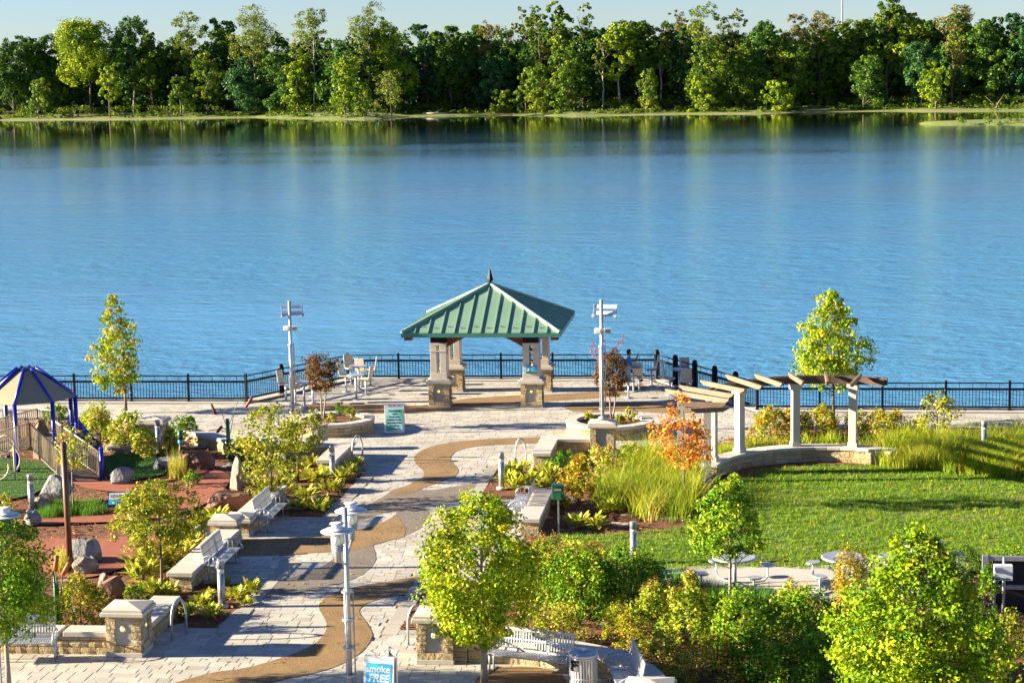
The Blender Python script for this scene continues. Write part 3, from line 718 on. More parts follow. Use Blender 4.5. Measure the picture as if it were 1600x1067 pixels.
# roof: four slopes of pan panels with raised seams, hip caps, fascia, finial
HF, ZE, ZA = 3.06, 3.02, 4.55
obj('ceiling', MB().box((0, 0, 2.99), (2 * HF - .5, 2 * HF - .5, .05)), 'redwood', gz)
for k in range(4):
    rz = Matrix.Rotation(k * math.pi / 2, 4, 'Z')
    sl = obj('roof_slope', (lambda m_: m_)(MB().add([rz @ Vector(p) for p in ((-HF, -HF, ZE), (HF, -HF, ZE), (0, 0, ZA))], [(0, 1, 2)])), 'roofdark', gz)
    npan = 12; up = Vector((0, HF, ZA - ZE)).normalized(); nr = Vector((0, -(ZA - ZE), HF)).normalized()
    SL = math.hypot(HF, ZA - ZE)
    pw = 2 * HF / npan
    for i in range(npan):
        x0, x1 = -HF + i * pw, -HF + (i + 1) * pw
        def topat(x): return (1 - abs(x) / HF) * SL
        def pt(x, s_, lift): return rz @ (Vector((x, -HF, ZE)) + up * s_ + nr * lift)
        a, c = x0 + .02, x1 - .02
        poly = [(a, .02), (c, .02)]
        if topat(c) > .03: poly.append((c, topat(c) - .02))
        if a < 0 < c: poly.append((0, SL))
        if topat(a) > .03: poly.append((a, topat(a) - .02))
        b = MB(); n = len(poly)
        vs = [pt(x, s_, .006) for x, s_ in poly] + [pt(x, s_, .022) for x, s_ in poly]
        b.add(vs, [list(range(n, 2 * n))] + [(q, (q + 1) % n, n + (q + 1) % n, n + q) for q in range(n)])
        rp_ = obj('roof_panel', b, 'roofgreen', sl)
        if topat((a + c) / 2) > .5:
            g0 = [pt((a + c) / 2 + dx, .34 + (i % 2) * .1 + dy, l_) for l_ in (.02, .06) for dx, dy in ((-.05, -.02), (.05, -.02), (.05, .02), (-.05, .02))]
            obj('snow_guard', MB().add(g0, [(4, 5, 6, 7), (0, 1, 5, 4), (1, 2, 6, 5), (2, 3, 7, 6), (3, 0, 4, 7)]), 'galv', rp_)
        if i > 0:
            s_ = topat(x0) - .03; b = MB(); hw, hh = .018, .065
            vs = [pt(x0 + dx, q, l) for q in (0, s_) for dx, l in ((-hw, 0), (hw, 0), (hw, hh), (-hw, hh))]
            b.add(vs, [(0, 3, 2, 1), (4, 5, 6, 7), (0, 1, 5, 4), (1, 2, 6, 5), (2, 3, 7, 6), (3, 0, 4, 7)])
            obj('seam', b, 'roofgreen', sl)
    b = MB(); d0 = rz @ Vector((-HF, -HF, ZE + .05)); d1 = rz @ Vector((0, 0, ZA + .05)); b.tube([d0, d1], [.085, .085], 6, True, False)
    obj('hip_cap', b, 'roofgreen', gz)
    b = MB(); c = rz @ Vector((0, -HF, ZE - .06)); b.box(c, (2 * HF + .06, .05, .16) if k % 2 == 0 else (.05, 2 * HF + .06 - .112, .16)); obj('fascia', b, 'roofdark', gz)
    b = MB(); c = rz @ Vector((-HF + .22, -HF + .22, ZE - .2)); b.box(c, (.3, .3, .14), 0); obj('eave_bracket', b, 'redwood', gz)
fin = obj('finial', MB().lathe([(.12, 0), (.12, .12), (.06, .14), (.06, .17), (.13, .2), (.13, .26), (.035, .62), (.0, .68)], (0, 0, ZA - .02), 4, False), 'black', gz)
pst = obj('notice_board', MB().box((1.82 + .02, -1.78 - .36, 1.48), (.42, .03, .30)), 'cyan', gz, label='blue and green picture notice on the right front column')
obj('green_strip', MB().box((1.84, -1.78 - .378, 1.37), (.41, .006, .07)), 'greenpaint', pst)
obj('white_print', MB().box((1.90, -1.78 - .378, 1.56), (.18, .006, .04)), 'white', pst)
obj('white_print', MB().box((1.90, -1.78 - .378, 1.50), (.13, .006, .03)), 'white', pst)
obj('white_print', MB().prism([(1.68, 1.42), (1.74, 1.42), (1.78, 1.56), (1.70, 1.50)], 0, .006, 0, Matrix.Translation((0, -1.78 - .375, 0)) @ rx90), 'white', pst)

# ---------------------------------------------------------------- railing along the river
def railing(label, p0, p1, big=(), sp=2.35, H=1.03):
    p0, p1 = Vector(p0), Vector(p1); d = p1 - p0; L = d.length; d.normalize(); ang = math.atan2(d.y, d.x)
    o = thing('river_railing', label, 'railing', (p0.x, p0.y, .03), ang)
    n = max(1, round(L / sp)); st = L / n
    pm = bpy.data.meshes.get('rail_post_mesh')
    if not pm:
        q = MB(); q.box((0, 0, .55), (.085, .085, 1.1)); q.box((0, 0, .01), (.14, .14, .02)); q.box((0, 0, 1.11), (.075, .075, .03)); pm = q.mesh('rail_post_mesh'); pm.materials.append(M['black'])
    bm_ = bpy.data.meshes.get('heavy_post_mesh')
    if not bm_:
        q = MB(); q.lathe([(.13, 0), (.13, .05), (.115, .06), (.115, 1.02), (.125, 1.03), (.125, 1.08), (.115, 1.1), (.10, 1.18), (.06, 1.23), (.0, 1.25)], n=14); bm_ = q.mesh('heavy_post_mesh'); bm_.materials.append(M['black'])
    for i in range(n + 1):
        if i in big: obj('heavy_post', bm_, None, o, (i * st, 0, 0))
        else: obj('post', pm, None, o, (i * st, 0, 0))
    for i in range(n):
        pn = obj('panel_rails', MB().box((st / 2, 0, .80), (st - .06, .06, .085)).box((st / 2, 0, .12), (st - .06, .05, .07)).box((st / 2, 0, H), (st - .06, .04, .042)), 'black', o, (i * st, 0, 0))
        q = MB(); k = int(st / .12)
        for j in range(1, k):
            x = j * st / k; q.box((x, 0, .46), (.02, .02, .64))
            if j % 4 == 0: q.box((x, 0, .915), (.016, .016, .22))
        for zz in (.25, .36, .47, .58, .69): q.box((st / 2, 0, zz), (st - .06, .006, .006))
        obj('pickets', q, 'black', pn, kind='stuff')
railing('black metal railing along the left promenade behind the blue play roof', (-46, 74.05), (-19.9, 74.2))
railing('black railing running diagonally out to the terrace left of the gazebo', (-19.9, 74.2), (-16.9, 79.8), (1, 2), 2.2)
railing('black railing straight across the river end of the terrace behind the gazebo', (-16.9, 79.8), (-3.7, 80.0), (6,))
railing('black railing running diagonally back right of the gazebo with thick round-topped posts', (-3.7, 80.0), (.45, 72.75), (0, 1, 2, 3, 4), 1.7)
railing('black metal railing along the right promenade behind the pergola', (.45, 72.75), (38, 72.6))

# ---------------------------------------------------------------- bollards, hoops, lights
def make_bollard():
    o = thing('bollard_light', '', 'bollard')
    obj('shaft', MB().lathe([(.09, .0), (.09, .86)], n=18), 'galv', o)
    obj('footing', MB().lathe([(.17, 0), (.17, .06), (.10, .09)], n=18), 'concrete', o)
    obj('lens', MB().lathe([(.084, .86), (.084, .98)], n=18), 'glass', o)
    for k in range(3): a = k * 2.1; obj('louvre_rod', MB().tube([(.083 * math.cos(a), .083 * math.sin(a), .86), (.083 * math.cos(a), .083 * math.sin(a), .98)], .008, 5), 'steel', o)
    obj('head', MB().lathe([(.092, .98), (.092, 1.16), (.085, 1.175)], n=18), 'galv', o)
    return o
bol = make_bollard(); first = True
for (x, y), lb in (((347, 948), 'silver bollard light in the mulch bed beside the nearer left bench'),
                   ((520, 752), 'silver bollard light in front of the L-shaped wall in the left bed'),
                   ((784, 764), 'silver bollard light at the edge of the right bed behind the large tree'),
                   ((990, 882), 'silver bollard light between the shrubs and the lawn'),
                   ((248, 708), 'silver bollard light in front of the cream pillar by the play turf'),
                   ((50, 800), 'silver bollard light beside the front post of the play roof'),
                   ((672, 938), 'silver bollard light partly hidden by the left edge of the large tree'),
                   ((1537, 712), 'pale bollard light standing in the tall grass right of the pergola')):
    o = bol if first else copy_tree(bol); first = False
    p = at(x, y); o.location = p; o['label'] = lb; o['group'] = 'bollard lights'
hm = None
for (a, b_, lb) in (((269, 1000), (292, 990), 'steel hoop rack beside the lower left pillar'), ((551, 725), (569, 719), 'steel hoop rack beside the L-shaped seat wall on the left'),
                    ((638, 1007), (654, 1005), 'steel hoop rack beside the pillar under the large tree'), ((806, 728), (822, 727), 'steel hoop rack beside the pale seat wall on the right')):
    p, q = at(*a), at(*b_); d = q - p; L = .42 if d.length < .3 else min(d.length, .62); d.normalize(); q = p + d * L
    up = high(p, a[1] - (56 if a[1] > 900 else 36)); up = .92
    pts = [p] + [p.lerp(q, .5 - .5 * math.cos(s_ * math.pi)) + Vector((0, 0, .45 + (up - .45) * math.sin(s_ * math.pi))) for s_ in [i / 12 for i in range(13)]] + [q]
    o = tag(obj('hoop_rack', MB().tube([v_ - p for v_ in pts], .028, 10), 'steel', None, p), lb, 'bike rack', 'hoop racks')
def lantern(parent, c, k_=.84):
    def LT(prof, n, sm=True): return MB().lathe([(r_ * k_, z * k_) for r_, z in prof], c, n, sm)
    o = obj('lantern', LT([(.085, -.62), (.085, -.36), (.10, -.35)], 16), 'steel', parent)
    obj('fins', LT([(.13, -.36), (.15, -.34), (.13, -.31), (.16, -.29), (.13, -.26), (.17, -.24), (.13, -.2), (.17, -.17)], 18, False), 'steel', o)
    obj('diffuser', LT([(.155, -.17), (.155, .14)], 18), 'glass', o)
    for k in range(4): a = k * math.pi / 2 + .5; obj('strut', MB().box((c[0] + .17 * k_ * math.cos(a), c[1] + .17 * k_ * math.sin(a), c[2]), (.015, .015, .36 * k_)), 'steel', o)
    obj('shade_disc', LT([(.40, .135), (.41, .145), (.385, .16), (.13, .18)], 30), 'white', o)
    obj('upper_disc', LT([(.28, .195), (.285, .205), (.13, .22)], 26), 'white', o)
    obj('neck', LT([(.13, .18), (.13, .33)], 16), 'glass', o)
    obj('top_disc', LT([(.17, .33), (.175, .345), (.10, .365)], 20), 'white', o)
def lamp_post(label, base, ztop, offs):
    o = thing('lamp_post', label, 'lamp post', base)
    obj('pole', MB().tube([(0, 0, 0), (0, 0, ztop)], .052, 12), 'steel', o)
    for k in range(3):
        a = k * 2.094 + .3; c_, s_ = .115 * math.cos(a), .115 * math.sin(a)
        obj('rod', MB().tube([(c_, s_, 0), (c_, s_, 2.35)], .016, 6), 'steel', o)
    for z in (.5, 1.1, 1.7, 2.3): obj('collar', MB().lathe([(.13, -.018), (.13, .018)], (0, 0, z), 14), 'steel', o)
    for d in offs:
        lantern(o, d); z = d[2] - .5
        obj('arm', MB().tube([(0, 0, z - .25), (d[0] * .5, d[1] * .5, z - .12), (d[0], d[1], z)], .03, 8), 'steel', o)
    return o
lb = at(548, 1090)
lamp_post('silver lamp post with two white disc lanterns in the centre foreground', lb, 4.1, [(-.04, -.62, 3.62), (-.02, .70, 3.74)])
l2 = at(8, 812, 3.75)
lamp_post('silver lamp post at the left edge with one white disc lantern showing', (l2.x - .45, l2.y + .1, 0), 4.1, [(.45, -.1, 3.72)])
def light_pole(label, base, ztop, tilt):
    o = thing('light_pole', label, 'light pole', base)
    obj('pole', MB().tube([(0, 0, 0), (0, 0, ztop)], .06, 12), 'steel', o)
    obj('pole_base', MB().lathe([(.16, 0), (.16, .04), (.09, .1)], n=14), 'steel', o)
    for k in range(3): a = k * 2.094 + .4; obj('rod', MB().tube([(.11 * math.cos(a), .11 * math.sin(a), .3), (.11 * math.cos(a), .11 * math.sin(a), ztop * .62)], .018, 6), 'steel', o)
    for z in (.35, ztop * .33, ztop * .61): obj('collar', MB().lathe([(.125, -.02), (.125, .02)], (0, 0, z), 12), 'steel', o)
    mt = Matrix.Translation((.1, .05, ztop - .55)) @ Matrix.Rotation(tilt, 4, 'Z') @ Matrix.Rotation(R(-28), 4, 'X')
    rf = obj('reflector_frame', MB().box((0, -.02, .0), (.80, .03, .05), 0, 0, mt).box((-.4, .0, .2), (.025, .04, .42), 0, 0, mt).box((.4, 0, .2), (.025, .04, .42), 0, 0, mt), 'steel', o)
    obj('reflector_panel', MB().box((0, .02, .09), (.76, .015, .14), 0, 0, mt), 'white', rf); obj('reflector_panel', MB().box((0, .02, .33), (.76, .015, .14), 0, 0, mt), 'white', rf)
    for x in (-.38, .38): obj('spotlight', MB().tube([mt @ Vector((x, -.1, -.05)), mt @ Vector((x, .06, -.02))], .06, 10), 'steel', o)
    for x in (-.12, .2):
        fl = obj('floodlight', MB().box((x, -.08, ztop - 1.05), (.22, .18, .16), .2 * (1 if x > 0 else -1)), 'white', o)
        obj('flood_lens', MB().box((x, -.18, ztop - 1.06), (.17, .02, .11), .2 * (1 if x > 0 else -1)), 'panelgrey', fl)
    return o
pl = at(458, 645); light_pole('tall silver light pole with slatted reflector on the left terrace', pl, high(pl, 470), R(20))
pt_ = (-4.83, 64.3, 1.19); light_pole('tall silver light pole with reflector rising from a stone pillar right of the gazebo', pt_, high(pt_, 468), R(-8))

# ---------------------------------------------------------------- benches, bins
SLAT = MB().box((0, 0, 0), (.034, .012, .36)).mesh('slat'); SLAT.materials.append(M['steel'])
SSLAT = MB().box((0, 0, 0), (.034, .42, .012)).mesh('slat'); SSLAT.materials.append(M['steel'])
def make_bench(L=1.83):
    o = thing('bench', '', 'bench')
    pl_ = L / 3
    for k in range(3):
        xc = -L / 2 + pl_ * (k + .5)
        s_ = obj('seat_panel', MB().box((xc, -.235, .44), (pl_ - .02, .03, .03)).box((xc, .20, .43), (pl_ - .02, .03, .03)).box((xc - pl_ / 2 + .02, -.02, .44), (.03, .42, .02)).box((xc + pl_ / 2 - .02, -.02, .44), (.03, .42, .02)).box((xc, -.02, .445), (pl_ - .04, .03, .012)), 'steel', o)
        for j in range(9): obj('slat', SSLAT, None, s_, (xc - pl_ / 2 + .065 + j * (pl_ - .13) / 8, -.018, .447))
        m_ = Matrix.Translation((xc, .22, .47)) @ Matrix.Rotation(R(-12), 4, 'X')
        b_ = obj('back_panel', MB().box((0, 0, .0), (pl_ - .02, .025, .05), 0, 0, m_).box((0, 0, .235), (pl_ - .02, .02, .04), 0, 0, m_).box((0, 0, .45), (pl_ - .02, .025, .07), 0, 0, m_).box((-pl_ / 2 + .02, 0, .22), (.03, .022, .46), 0, 0, m_).box((pl_ / 2 - .02, 0, .22), (.03, .022, .46), 0, 0, m_), 'steel', o)
        for j in range(8):
            q = obj('slat', SLAT, None, b_); q.matrix_basis = m_ @ Matrix.Translation((-pl_ / 2 + .075 + j * (pl_ - .15) / 7, 0, .23))
    for sx in (-1, 1):
        x = sx * (L / 2 + .03)
        arc = [(x, -.30, .42), (x, -.27, .52), (x, -.20, .60), (x, -.08, .66), (x, .08, .68), (x, .20, .66), (x, .27, .60)]
        e_ = obj('arm', MB().tube(arc, .02, 8), 'steel', o)
        for yy, zt in ((-.14, .63), (-.02, .67), (.1, .68)): obj('spindle', MB().tube([(x, yy, .44), (x, yy, zt)], .012, 6), 'steel', e_)
        for yy in (-.1, .12): obj('leg', MB().tube([(x, yy, .02), (x, yy, .45)], .022, 8), 'steel', o)
        obj('foot', MB().box((x, 0, .015), (.06, .6, .03)), 'galv', o)
        obj('side_rail', MB().tube([(x, -.3, .42), (x, .25, .42)], .02, 8), 'steel', o)
    return o
bench0 = make_bench()
p1, p2 = at(778, 1052), at(897, 1070)
BEN = [((-4.62, 39.98, 0), R(-17), 'white slatted metal bench facing the camera beside the litter bin'),
       ((at(975, 1085).x, at(975, 1085).y, 0), R(-78), 'slatted metal bench at the bottom edge, beside the litter bin, facing left'),
       ((at(40, 1030).x - .25, at(40, 1030).y - .05, 0), R(8), 'blue-shaded slatted bench in front of the wall at lower left'),
       ((-13.72, 48.15, 0), R(90), 'slatted bench against the nearer left seat wall behind a bollard'),
       ((-13.72, 53.5, 0), R(90), 'slatted bench against the farther left seat wall'),
       ((-6.55, 55.0, 0), R(-90), 'bench mostly hidden by the large tree, against the right seat wall')]
for i, (l, rz, lb_) in enumerate(BEN):
    o = bench0 if i == 0 else copy_tree(bench0)
    o.location = l; o.rotation_euler = (0, 0, rz); o['label'] = lb_; o['group'] = 'slatted metal benches'
def bin_(label, loc, mat, h=.95, r_=.29):
    o = thing('litter_bin', label, 'litter bin', loc)
    obj('liner', MB().lathe([(r_ - .04, .05), (r_ - .04, h - .12)], n=20), 'inside', o)
    sl = MB().box((0, 0, 0), (.012, .04, h - .1)).mesh('bin_slat'); sl.materials.append(M[mat])
    for k in range(30):
        a = k * 2 * math.pi / 30
        q = obj('slat', sl, None, o, (r_ * math.cos(a), r_ * math.sin(a), h / 2 - .02), a)
        if 3.6 < a < 4.6: q.scale = (1, 1, .66); q.location.z -= .145
    for z in (.05, h * .45, h - .1): obj('band', MB().lathe([(r_ + .01, -.02), (r_ + .01, .02), (r_ - .01, .02), (r_ - .01, -.02)], (0, 0, z), 26), mat, o)
    obj('lid', MB().lathe([(r_ + .025, h - .07), (r_ + .03, h - .02), (r_ - .03, h), (r_ * .5, h - .02), (r_ * .3, h - .05), (.02, h - .06)], n=28), mat, o)
    return o
bin_('silver slatted round litter bin between the two lower right benches', at(912, 1086), 'steel')
bin_('pale slatted litter bin in front of the left round planter', at(500, 702), 'chair', .9, .27)

# ---------------------------------------------------------------- signs
def aframe(name, label, loc, rz, w_, h):
    o = thing(name, label, 'sign', loc, rz)
    m_ = Matrix.Rotation(R(-9), 4, 'X')
    obj('board', MB().box((0, -.16, h / 2), (w_, .03, h), 0, 0, m_), 'white', o, bevel=.006)
    obj('back_board', MB().box((0, .16, h / 2), (w_, .03, h), 0, 0, Matrix.Rotation(R(9), 4, 'X')), 'white', o)
    return o, m_
sg, m_ = aframe('sandwich_board', 'white sandwich board with green notice standing left of the gazebo', at(617, 676), R(4), .72, 1.08)
def poster_mat(name, ca, cb):
    m, t, b_ = newmat(name); b_.inputs['Roughness'].default_value = .5
    g = t.nodes.new('ShaderNodeTexCoord'); r_ = ramp(t, [ca, cb, ca], [.1, .5, .9]); sx = t.nodes.new('ShaderNodeSeparateXYZ')
    ad = t.nodes.new('ShaderNodeMath'); ad.operation = 'ADD'; t.links.new(g.outputs['Generated'], sx.inputs[0])
    ml = t.nodes.new('ShaderNodeMath'); ml.operation = 'MULTIPLY'; ml.inputs[1].default_value = .5
    t.links.new(sx.outputs[0], ad.inputs[0]); t.links.new(sx.outputs[2], ad.inputs[1]); t.links.new(ad.outputs[0], ml.inputs[0]); t.links.new(ml.outputs[0], r_.inputs[0])
    t.links.new(r_.outputs[0], b_.inputs['Base Color']); return m
M['greenposter'] = poster_mat('green_notice', (.03, .36, .22), (.45, .78, .72))
po = obj('poster', MB().box((0, -.178, .46), (.60, .006, .80), 0, 0, m_), 'greenposter', sg)
for i, ln in enumerate(('Concessions', 'and', 'Restrooms', 'available on the', 'west side of the', 'Lazy Dayz', 'Playground')):
    p = m_ @ Vector((0, -.183, .80 - i * .107)); text(po, ln, .085, p, (R(81), 0, 0), 'lettering', bold=.0012)
for x in (-.17, .0, .17): obj('print_block', MB().box((x, -.178, .99), (.10, .006, .07), 0, 0, m_), 'greylet', sg)
sk, m_ = aframe('sandwich_board', 'white and blue smoke free sandwich board at the bottom edge', at(595, 1098), R(-8), .66, 1.0)
po = obj('poster', MB().box((0, -.178, .45), (.56, .006, .80), 0, 0, m_), 'cyan', sk)
text(po, 'smoke', .20, m_ @ Vector((-.02, -.183, .73)), (R(81), 0, 0), 'white', bold=.004)
text(po, 'FREE', .22, m_ @ Vector((.0, -.183, .54)), (R(81), 0, 0), 'white', bold=.006, shear=.2)
text(po, 'PARK', .2, m_ @ Vector((.0, -.183, .33)), (R(81), 0, 0), 'white', bold=.004) if False else None
for x in (-.26, .02): obj('handle', MB().tube([m_ @ Vector((x, -.16, .99)), m_ @ Vector((x + .03, -.16, 1.06)), m_ @ Vector((x + .15, -.16, 1.06)), m_ @ Vector((x + .18, -.16, .99))], .016, 6), 'white', sk)
sd = thing('sandwich_board', 'small grey sign board turned sideways beside the smoke free board', 'sign', at(616, 1094), R(-62))
obj('board', MB().box((0, 0, .55), (.5, .03, 1.1)), 'white', sd); obj('face', MB().box((0, -.02, .58), (.44, .008, .98)), 'panelgrey', sd)
for i, (zz, ww) in enumerate(((.98, .34), (.84, .26), (.68, .3), (.5, .2))):
    for k in range(5): obj('print_mark', MB().box((-ww / 2 + ww * (k + .5) / 5, -.026, zz), (ww / 7, .004, .07), .0), 'lettering', sd)
# dog waste station
dg = thing('dispenser_post', 'dark green bag dispenser box on a post at the lawn edge', 'dispenser', at(873, 836))
obj('post', MB().box((0, 0, .7), (.05, .05, 1.4)), 'galv', dg)
bx = obj('box', MB().box((0, -.06, 1.25), (.34, .16, .40)), 'dkgreen', dg, bevel=.02)
obj('hood', MB().box((0, -.08, 1.47), (.36, .22, .05)), 'dkgreen', bx)
obj('flap', MB().prism([(-.12, 1.06), (.12, 1.06), (.08, 1.22), (-.08, 1.22)], 0, .03, 0, Matrix.Translation((0, -.145, 0)) @ rx90), 'greenpaint', bx)
obj('print', MB().box((0, -.142, 1.34), (.2, .006, .05)), 'greylet', bx)
# electrical box on a post
eb = thing('electrical_box', 'pale grey electrical box on a thin pole at the right edge', 'utility box', at(1567, 975))
obj('pole', MB().tube([(0, 0, 0), (0, 0, 1.62)], .035, 8), 'galv', eb)
bx = obj('box', MB().box((-.03, -.12, 1.28), (.42, .18, .36)), 'white', eb, bevel=.012)

for x_, w_ in ((-.13, .12), (-.02, .03), (.07, .12)): obj('print_mark', MB().prism([(x_ - w_ / 2 - .012, 1.125), (x_ + w_ / 2 - .012, 1.125), (x_ + w_ / 2 + .012, 1.16), (x_ - w_ / 2 + .012, 1.16)], 0, .004, 0, Matrix.Translation((-.03, -.211, 0)) @ rx90), 'dkgreen', bx)
obj('latch', MB().box((.15, -.22, 1.25), (.03, .02, .03)), 'galv', bx)
ue = thing('equipment_frame', 'grey metal equipment frame with dark panels behind the electrical box', 'equipment', (at(1567, 975).x - .08, at(1567, 975).y + .9, 0), 0)
obj('top_rail', MB().box((1.3, 0, 1.35), (3.2, .12, .10)), 'galv', ue); obj('lower_rail', MB().box((1.4, 0, .66), (2.6, .12, .10)), 'galv', ue)
for x, z0 in ((-.24, .8), (2.8, 0)): obj('upright', MB().box((x, -.01, (1.42 + z0) / 2), (.13, .13, 1.42 - z0)), 'galv', ue)
obj('panel', MB().box((1.4, .08, .75), (2.9, .04, 1.15)), 'inside', ue); obj('conduit', MB().tube([(-.02, -.1, 0), (-.02, -.1, 1.2)], .04, 8), 'galv', ue); obj('conduit', MB().tube([(.2, -.1, 0), (.2, -.1, 1.2)], .03, 8), 'steel', ue)
obj('tank', MB().box((1.5, .5, .35), (2.6, .8, .7)), 'inside', ue, bevel=.03)

# ---------------------------------------------------------------- high tables and chairs on the terrace
def make_table():
    o = thing('high_table', '', 'table')
    obj('tabletop', MB().lathe([(.36, .98), (.37, 1.0), (.36, 1.02)], n=24), 'steel', o)
    obj('pedestal', MB().tube([(0, 0, .02), (0, 0, .98)], .045, 10), 'steel', o)
    obj('base', MB().lathe([(.2, 0), (.2, .02), (.06, .05)], n=16), 'steel', o)
    return o
def make_chair():
    o = thing('high_chair', '', 'chair')
    obj('seat', MB().box((0, 0, .68), (.42, .40, .05)), 'chair', o, bevel=.015)
    m_ = Matrix.Translation((0, .2, .70)) @ Matrix.Rotation(R(-10), 4, 'X')
    obj('backrest', MB().box((0, 0, .27), (.42, .04, .54), 0, 0, m_), 'chair', o, bevel=.015)
    obj('pedestal', MB().tube([(0, 0, .02), (0, 0, .66)], .04, 8), 'steel', o)
    obj('base', MB().lathe([(.17, 0), (.17, .02), (.05, .05)], n=14), 'steel', o)
    obj('footrest', MB().lathe([(.15, .28), (.165, .29), (.15, .30)], n=14), 'steel', o)
    return o
tb0, ch0 = make_table(), make_chair(); ft = fc = True
SETS = [((557, 624), 'front high table left of the gazebo', [((541, 612), 80), ((572, 617), -100)], ['high chair left of the front table on the left terrace', 'high chair right of the front left terrace table, tan back to the camera']),
        ((561, 609), 'rear high table by the railing corner left of the gazebo', [((549, 600), 35), ((566, 604), 170), ((579, 603), -80)], ['high chair on the left of the rear table by the railing', 'high chair at the rear table by the railing with its back to the camera', 'pale high chair right of the rear table, seen from the side']),
        ((476, 636), 'high table half hidden by the dark red tree on the left terrace', [((447, 626), 70), ((462, 632), 190), ((489, 630), -80)], ['high chair left of the light pole on the left terrace', 'high chair directly behind the left light pole', 'high chair just left of the dark red tree']),
        ((990, 612), 'high table in front of the seated person', [((982, 607), 88), ((999, 611), 165), ((982, 622), 25)], ['high chair on which the person in blue sits', 'high chair opposite the seated person with its tan back to the camera', 'high chair nearest the camera beside the right red tree']),
        ((1062, 615), 'high table right of the seated person near the thick railing posts', [((1047, 617), 85), ((1074, 622), 175), ((1071, 606), 10)], ['high chair left of the right-hand terrace table', 'tan-backed high chair just beyond the pergola rafters', 'white high chair against the diagonal railing']),
        ((1026, 603), None, [((1018, 603), -85)], ['high chair by the thick post at the terrace corner'])]
for (tx, ty), lb_, chs, cls in SETS:
    if lb_:
        o = tb0 if ft else copy_tree(tb0); ft = False
        o.location = at(tx, ty); o['label'] = lb_; o['group'] = 'high tables on the terrace'
    for (q, rz), cl in zip(chs, cls):
        o = ch0 if fc else copy_tree(ch0); fc = False
        o.location = at(*q); o.rotation_euler = (0, 0, R(rz)); o['label'] = cl; o['group'] = 'high chairs on the terrace'

# ---------------------------------------------------------------- person seated on a high chair, arm raised
def skinned(name, V, E_, rad, mat, parent, sub=2, root=0):
    me = bpy.data.meshes.new(name); me.from_pydata(V, E_, []); me.materials.append(M[mat])
    o = obj(name, me, None, parent)
    o.modifiers.new('skin', 'SKIN'); o.modifiers['skin'].use_smooth_shade = True
    for i, r_ in enumerate(rad):
        sv = me.skin_vertices[0].data[i]; sv.radius = (r_, r_) if not isinstance(r_, tuple) else r_; sv.use_root = i == root
    s_ = o.modifiers.new('sub', 'SUBSURF'); s_.levels = sub; s_.render_levels = sub
    return o
pz = at(982, 607)
per = thing('person', 'person in a blue shirt seated on a high chair, one arm raised', 'person', (pz.x, pz.y, .72), R(-10))
# local frame: faces +x (right); seat height z = 0
V = [(0, 0, .08), (0.0, 0, .25), (.02, 0, .42), (.03, 0, .52), (.045, 0, .60), (.06, 0, .72), (.07, 0, .80),
     (.03, -.19, .49), (.10, -.27, .25), (.33, -.20, .22), (.03, .19, .49), (.20, .26, .34), (.36, .20, .62),
     (.05, -.10, .07), (.44, -.12, .08), (.48, -.12, -.32), (.05, .10, .07), (.44, .12, .08), (.48, .12, -.32)]
E_ = [(0, 1), (1, 2), (2, 3), (3, 4), (4, 5), (5, 6), (3, 7), (7, 8), (8, 9), (3, 10), (10, 11), (11, 12), (0, 13), (13, 14), (14, 15), (0, 16), (16, 17), (17, 18)]
rd = [.14, .15, .16, .11, .055, .095, .08, .07, .05, .035, .07, .05, .035, .10, .075, .05, .10, .075, .05]
body = skinned('body', V, E_, rd, 'skin', per)
skinned('shirt', [(0, 0, .03), (0, 0, .25), (.02, 0, .42), (.03, 0, .50), (.03, -.19, .49), (.08, -.255, .30), (.03, .19, .49), (.15, .24, .38)], [(0, 1), (1, 2), (2, 3), (3, 4), (4, 5), (3, 6), (6, 7)], [.165, .17, .18, .13, .09, .075, .09, .075], 'shirt', per)
skinned('trousers', [(0, 0, .06), (.05, -.10, .07), (.44, -.12, .08), (.48, -.12, -.28), (.05, .10, .07), (.44, .12, .08), (.48, .12, -.28)], [(0, 1), (1, 2), (2, 3), (0, 4), (4, 5), (5, 6)], [.15, .115, .09, .07, .115, .09, .07], 'trousers', per)
hb = bmesh.new(); bmesh.ops.create_icosphere(hb, subdivisions=3, radius=.125)
for v_ in list(hb.verts):
    if v_.co.x > .04 and v_.co.z < .06: hb.verts.remove(v_)
me = bpy.data.meshes.new('hair'); hb.to_mesh(me); hb.free()
obj('hair', me, 'hair', per, (.045, 0, .79), 0, (.95, .9, 1.0))
def hand(base, dirv, curl):
    d = Vector(dirv).normalized(); side = d.cross(Vector((0, 1, 0))).normalized(); nrm = d.cross(side)
    V, E_, rd = [Vector(base), Vector(base) + d * .08], [(0, 1)], [.032, .036]
    for k, L in ((-1.5, .07), (-.5, .08), (.5, .085), (1.5, .065)):
        i = len(V); b_ = Vector(base) + d * .085 + nrm * k * .019
        V += [b_, b_ + d * L * .5 + side * curl * .02, b_ + d * L * .8 + side * curl * .05]; E_ += [(1, i), (i, i + 1), (i + 1, i + 2)]; rd += [.01, .009, .008]
    i = len(V); V += [Vector(base) + nrm * .04 + d * .03, Vector(base) + nrm * .06 + d * .07]; E_ += [(0, i), (i, i + 1)]; rd += [.012, .009]
    return skinned('hand', [tuple(v_) for v_ in V], E_, rd, 'skin', per, 1)
hand((.36, .20, .62), (.35, -.05, 1), 1); hand((.33, -.20, .22), (1, .1, -.1), 1)
skinned('shoe', [(.47, -.12, -.36), (.60, -.12, -.38)], [(0, 1)], [.055, .045], 'inside', per, 1); skinned('shoe', [(.47, .12, -.36), (.60, .12, -.38)], [(0, 1)], [.055, .045], 'inside', per, 1)

